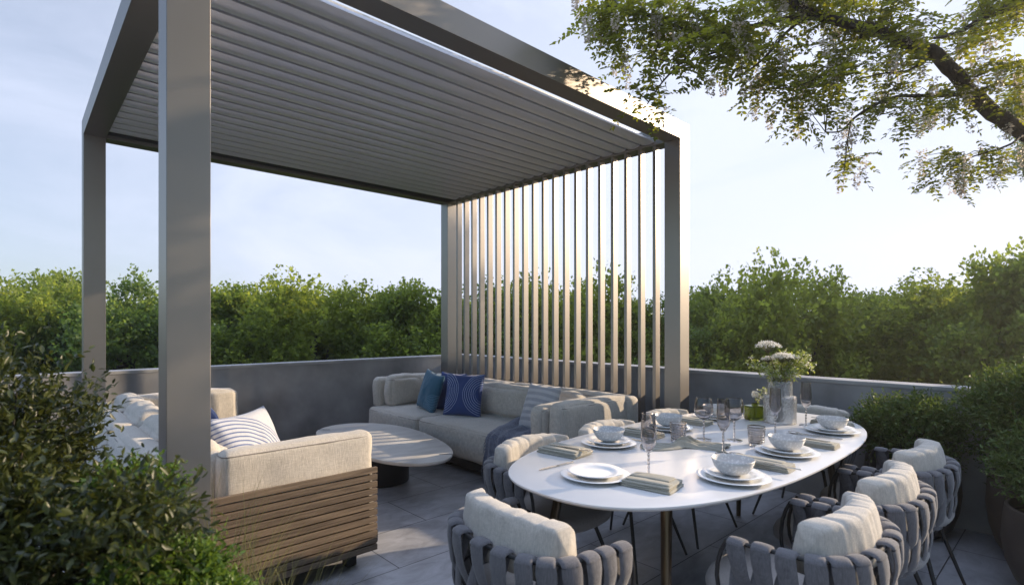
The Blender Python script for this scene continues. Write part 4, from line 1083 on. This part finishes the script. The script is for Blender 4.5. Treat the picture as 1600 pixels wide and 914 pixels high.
def spray(ex,ey,ez,n=26):
    e=Vector((ex,ey,ez)); base=Vector((rb.uniform(-.03,.03),rb.uniform(-.03,.03),.0)); m1=Vector((ex*.15,ey*.15,.23))
    m2=m1.lerp(e,.6)+Vector((0,0,.03)); pts=[base,m1,m2,e]; st.tube(pts,[.0024,.0022,.0016,.001],4)
    for k in range(n):
        f=rb.uniform(.15,1); p=(m1.lerp(m2,f/.6) if f<.6 else m2.lerp(e,(f-.6)/.4))+Vector([rb.gauss(0,.012) for _ in range(3)])
        for q in range(3):
            d=Vector((rb.gauss(0,1),rb.gauss(0,1),rb.gauss(.5,.7))).normalized(); l=rb.uniform(.016,.028)
            SP.append(p+d*l*q*.6);SD.append(d+Vector([rb.gauss(0,.5) for _ in range(3)]));SN.append(Vector((rb.gauss(0,.6),rb.gauss(0,.6),1)));SLn.append(l)
            if rb.random()<.28:
                for z in range(5): PP.append(p+d*l*q*.6+Vector([rb.gauss(0,.004) for _ in range(3)])); DD.append(Vector([rb.gauss(0,1) for _ in range(3)])); NN.append(Vector([rb.gauss(0,1) for _ in range(3)])); LL.append(.008)
for (r_,f_,z_) in ((-.20,0,.37),(-.16,.03,.33),(-.12,-.04,.31),(.06,0,.34),(.10,-.02,.40),(.15,.02,.42),(.19,0,.43),(.20,.03,.38),(.17,-.04,.34),(.12,.05,.30),(.05,-.06,.30),(-.03,.04,.33),(-.06,-.06,.29),(.22,.0,.35),(.0,.08,.36),(.08,.06,.42)):
    spray(*vv(r_,f_,z_))
st.build('stems',M_stem,bq)
l_=np.array(LL); V_,F_=leaf_arrays(A_(PP),A_(DD),A_(NN),l_,l_*.8,*DIAM); np_mesh('white_florets',V_,F_,M_petal,bq)
l_=np.array(SLn); V_,F_=leaf_arrays(A_(SP),A_(SD),A_(SN),l_,l_*.55,*OVAL); np_mesh('green_leaves',V_,F_,M_spray,bq)
gv=MB(); q=sup(.125,.085,4.5,48)
def rloop(sc,z): return [(p[0]*sc,p[1]*sc,z) for p in q]
lv=[(.001,0),(.90,0),(.97,.004),(1,.010),(1,.088),(.97,.094),(.5,.097),(.30,.099),(.30,.110),(.25,.110),(.25,.097),(.48,.093),(.93,.088),(.94,.012),(.001,.010)]
vs=[];fs=[]
for s,z in lv: vs+=rloop(s,z)
for i in range(len(lv)-1):
    for k in range(48):
        k2=(k+1)%48; fs.append((i*48+k,i*48+k2,(i+1)*48+k2,(i+1)*48+k))
gv.add(vs,fs); o=gv.build('green_vase',M_green,None,angle=50); o.location=(3.20,-.80,ZT); o.rotation_euler=(0,0,R(-30)); tag(o,'small square olive green glass bottle vase left of the clear vase','vase')
fs_=thing('flower_sprig','small sprig with one white flower in the green glass vase','flowers',(3.20,-.80,ZT+.012))
st=MB(); PP.clear();DD.clear();NN.clear();LL.clear();SP.clear();SD.clear();SN.clear();SLn.clear()
st.tube([(0,0,0),(0,0,.08),vv(.0,0,.13),vv(.01,0,.15)],.0015,4); st.tube([(0,0,.05),(0,0,.09),vv(.03,0,.13),vv(.07,0,.18)],.0013,4)
c=Vector(vv(.0,-.005,.155))
for k in range(200):
    d=Vector([rb.gauss(0,1) for _ in range(3)]).normalized(); PP.append(c+d*.016*rb.random()**.4);DD.append(d);NN.append(Vector([rb.gauss(0,1) for _ in range(3)]));LL.append(.012)
for k in range(46):
    f=rb.random(); p=Vector(vv(.015+.06*f,0,.12+.07*f))+Vector([rb.gauss(0,.010) for _ in range(3)]); SP.append(p);SD.append(Vector([rb.gauss(0,1) for _ in range(3)]));SN.append(Vector((rb.gauss(0,.5),rb.gauss(0,.5),1)));SLn.append(.02)
    if k%3==0:
        for z in range(5): PP.append(p+Vector([rb.gauss(0,.005) for _ in range(3)]));DD.append(Vector([rb.gauss(0,1) for _ in range(3)]));NN.append(Vector([rb.gauss(0,1) for _ in range(3)]));LL.append(.010)
st.build('stems',M_stem,fs_)
l_=np.array(LL); V_,F_=leaf_arrays(A_(PP),A_(DD),A_(NN),l_,l_*.8,*DIAM); np_mesh('white_florets',V_,F_,M_petal,fs_)
l_=np.array(SLn); V_,F_=leaf_arrays(A_(SP),A_(SD),A_(SN),l_,l_*.55,*OVAL); np_mesh('green_leaves',V_,F_,M_spray,fs_)

# ------------------------------------------------------------------ foreground planting at the left
M_dshrub=leafmat('dark_glossy_shrub_leaf',(.014,.022,.007),(.055,.068,.018),.22,rough=.38,tcol=(.20,.22,.03))
M_lshrub=leafmat('bright_small_leaf',(.05,.10,.015),(.11,.18,.035),.4,rough=.4,tcol=(.25,.38,.04))
M_grass=leafmat('dry_green_grass_blade',(.10,.11,.03),(.24,.22,.09),.4,rough=.5,tcol=(.35,.32,.12))
bed=MB().box(-3.2,-.62,-2.9,1.4,.003,.16,bev=.01).build('planting_bed',M_soil,smooth=False); prop_kind(bed)
def bush(name,label,blobs,n_tw,nl,ls,wd,m,seed,tmpl=OVAL,root=None,stems=40):
    """a shrub made of several leafy masses given in camera-aligned metres"""
    rx,ry=c2w(*root); t=thing(name,label,'shrub',(rx,ry,.16)); rs=random.Random(seed); mb=MB(); Vs=[];Fs=[];b0=0
    for k,(cx,cy,cz,ax,ay,az,frac) in enumerate(blobs):
        P,D,Nn,Ln,Wn,B,td,tl=shrub_leaves(ax,ay,az,int(n_tw*frac),nl,ls,seed+k,lump=.30,lean=.25,wd=wd)
        wx,wy=c2w(cx,cy); o_=np.array([wx-rx,wy-ry,cz-.16])
        V,Fc=leaf_arrays(P+o_,D,Nn,Ln,Wn,*tmpl); Vs.append(V);Fs.append(Fc+b0);b0+=len(V)
        for q in range(int(stems*frac)+2):
            e=Vector(B[rs.randrange(len(B))]+o_); a=Vector((rs.uniform(-.06,.06),rs.uniform(-.06,.06),0))
            mb.tube([a,a.lerp(e,.4)+Vector((0,0,.1)),e],[.008,.005,.002],5)
    np_mesh('foliage',np.concatenate(Vs),np.concatenate(Fs),m,t); mb.build('stems',M_bark,t); return t
bush('large_shrub','large dark glossy-leaved shrub filling the lower left foreground',
 [(-1.66,1.50,.82,.42,.30,.42,1.0),(-1.24,1.38,.60,.30,.26,.36,.9),(-.90,1.26,.88,.10,.10,.07,.06),(-1.1,1.05,.30,.34,.22,.36,.5)],3000,7,.027,.42,M_dshrub,41,root=(-1.3,1.35))
bush('small_leaved_shrub','low bright green small-leaved shrub below the dark one, beside the grass',
 [(-.86,1.30,.66,.14,.12,.17,1.0),(-.74,1.28,.58,.11,.10,.15,.7),(-1.03,1.46,.88,.09,.09,.10,.25)],1700,9,.014,.55,M_lshrub,51,root=(-.85,1.38))
def grass(label,cx,cy,n,hmax,seed,spread=.10):
    x0,y0=c2w(cx,cy); rs=random.Random(seed); mb=MB(); vs=[];fs=[]
    for k in range(n):
        a=rs.uniform(0,6.28); r=rs.random()**.5*spread; b=Vector((math.cos(a)*r,math.sin(a)*r,0)); h_=hmax*rs.uniform(.5,1)
        a2=a+rs.gauss(0,.6); ln=rs.uniform(.15,.55)*h_; out_=Vector((math.cos(a2),math.sin(a2),0)); sd=Vector((-out_.y,out_.x,0))*rs.uniform(.0014,.0030)
        i0=len(vs); ns=6
        for q in range(ns+1):
            f=q/ns; p=b+out_*ln*f*f+Vector((0,0,h_*(f-.18*f*f*f))); w_=(1-f*.92)
            vs+= [p-sd*w_,p+sd*w_]
        for q in range(ns): fs.append((i0+2*q,i0+2*q+1,i0+2*q+3,i0+2*q+2))
    mb.add(vs,fs); t=thing('ornamental_grass',label,'grass plant',(x0,y0,.15)); mb.build('blades',M_grass,t,angle=80); return t
grass('tuft of dry green grass in front of the teak slatted panel, lowest in the photo',-.74,1.62,300,.66,61,.16)
grass('tuft of fine grass between the shrub and the front pergola post',-1.02,1.85,200,.80,62,.13)
grass('tuft of fine grass in the bottom foreground in front of the teak slatted panel',-.66,1.45,200,.52,63,.12)

# ------------------------------------------------------------------ evening haze over the gardens
hz=MB(); hz.box(-70,80,-60,80,-8.6,12)
hm=bpy.data.materials.new('evening_haze'); hm.use_nodes=True; hn=hm.node_tree; hn.nodes.clear()
pv=nodes(hn,'ShaderNodeVolumePrincipled'); pv.inputs['Color'].default_value=(.95,.95,.97,1); pv.inputs['Density'].default_value=.0018; pv.inputs['Anisotropy'].default_value=.5
ho=nodes(hn,'ShaderNodeOutputMaterial'); hn.links.new(pv.outputs[0],ho.inputs['Volume'])
h_=hz.build('haze',hm,smooth=False); tag(h_,'thin evening haze over the gardens','haze',kind='stuff')
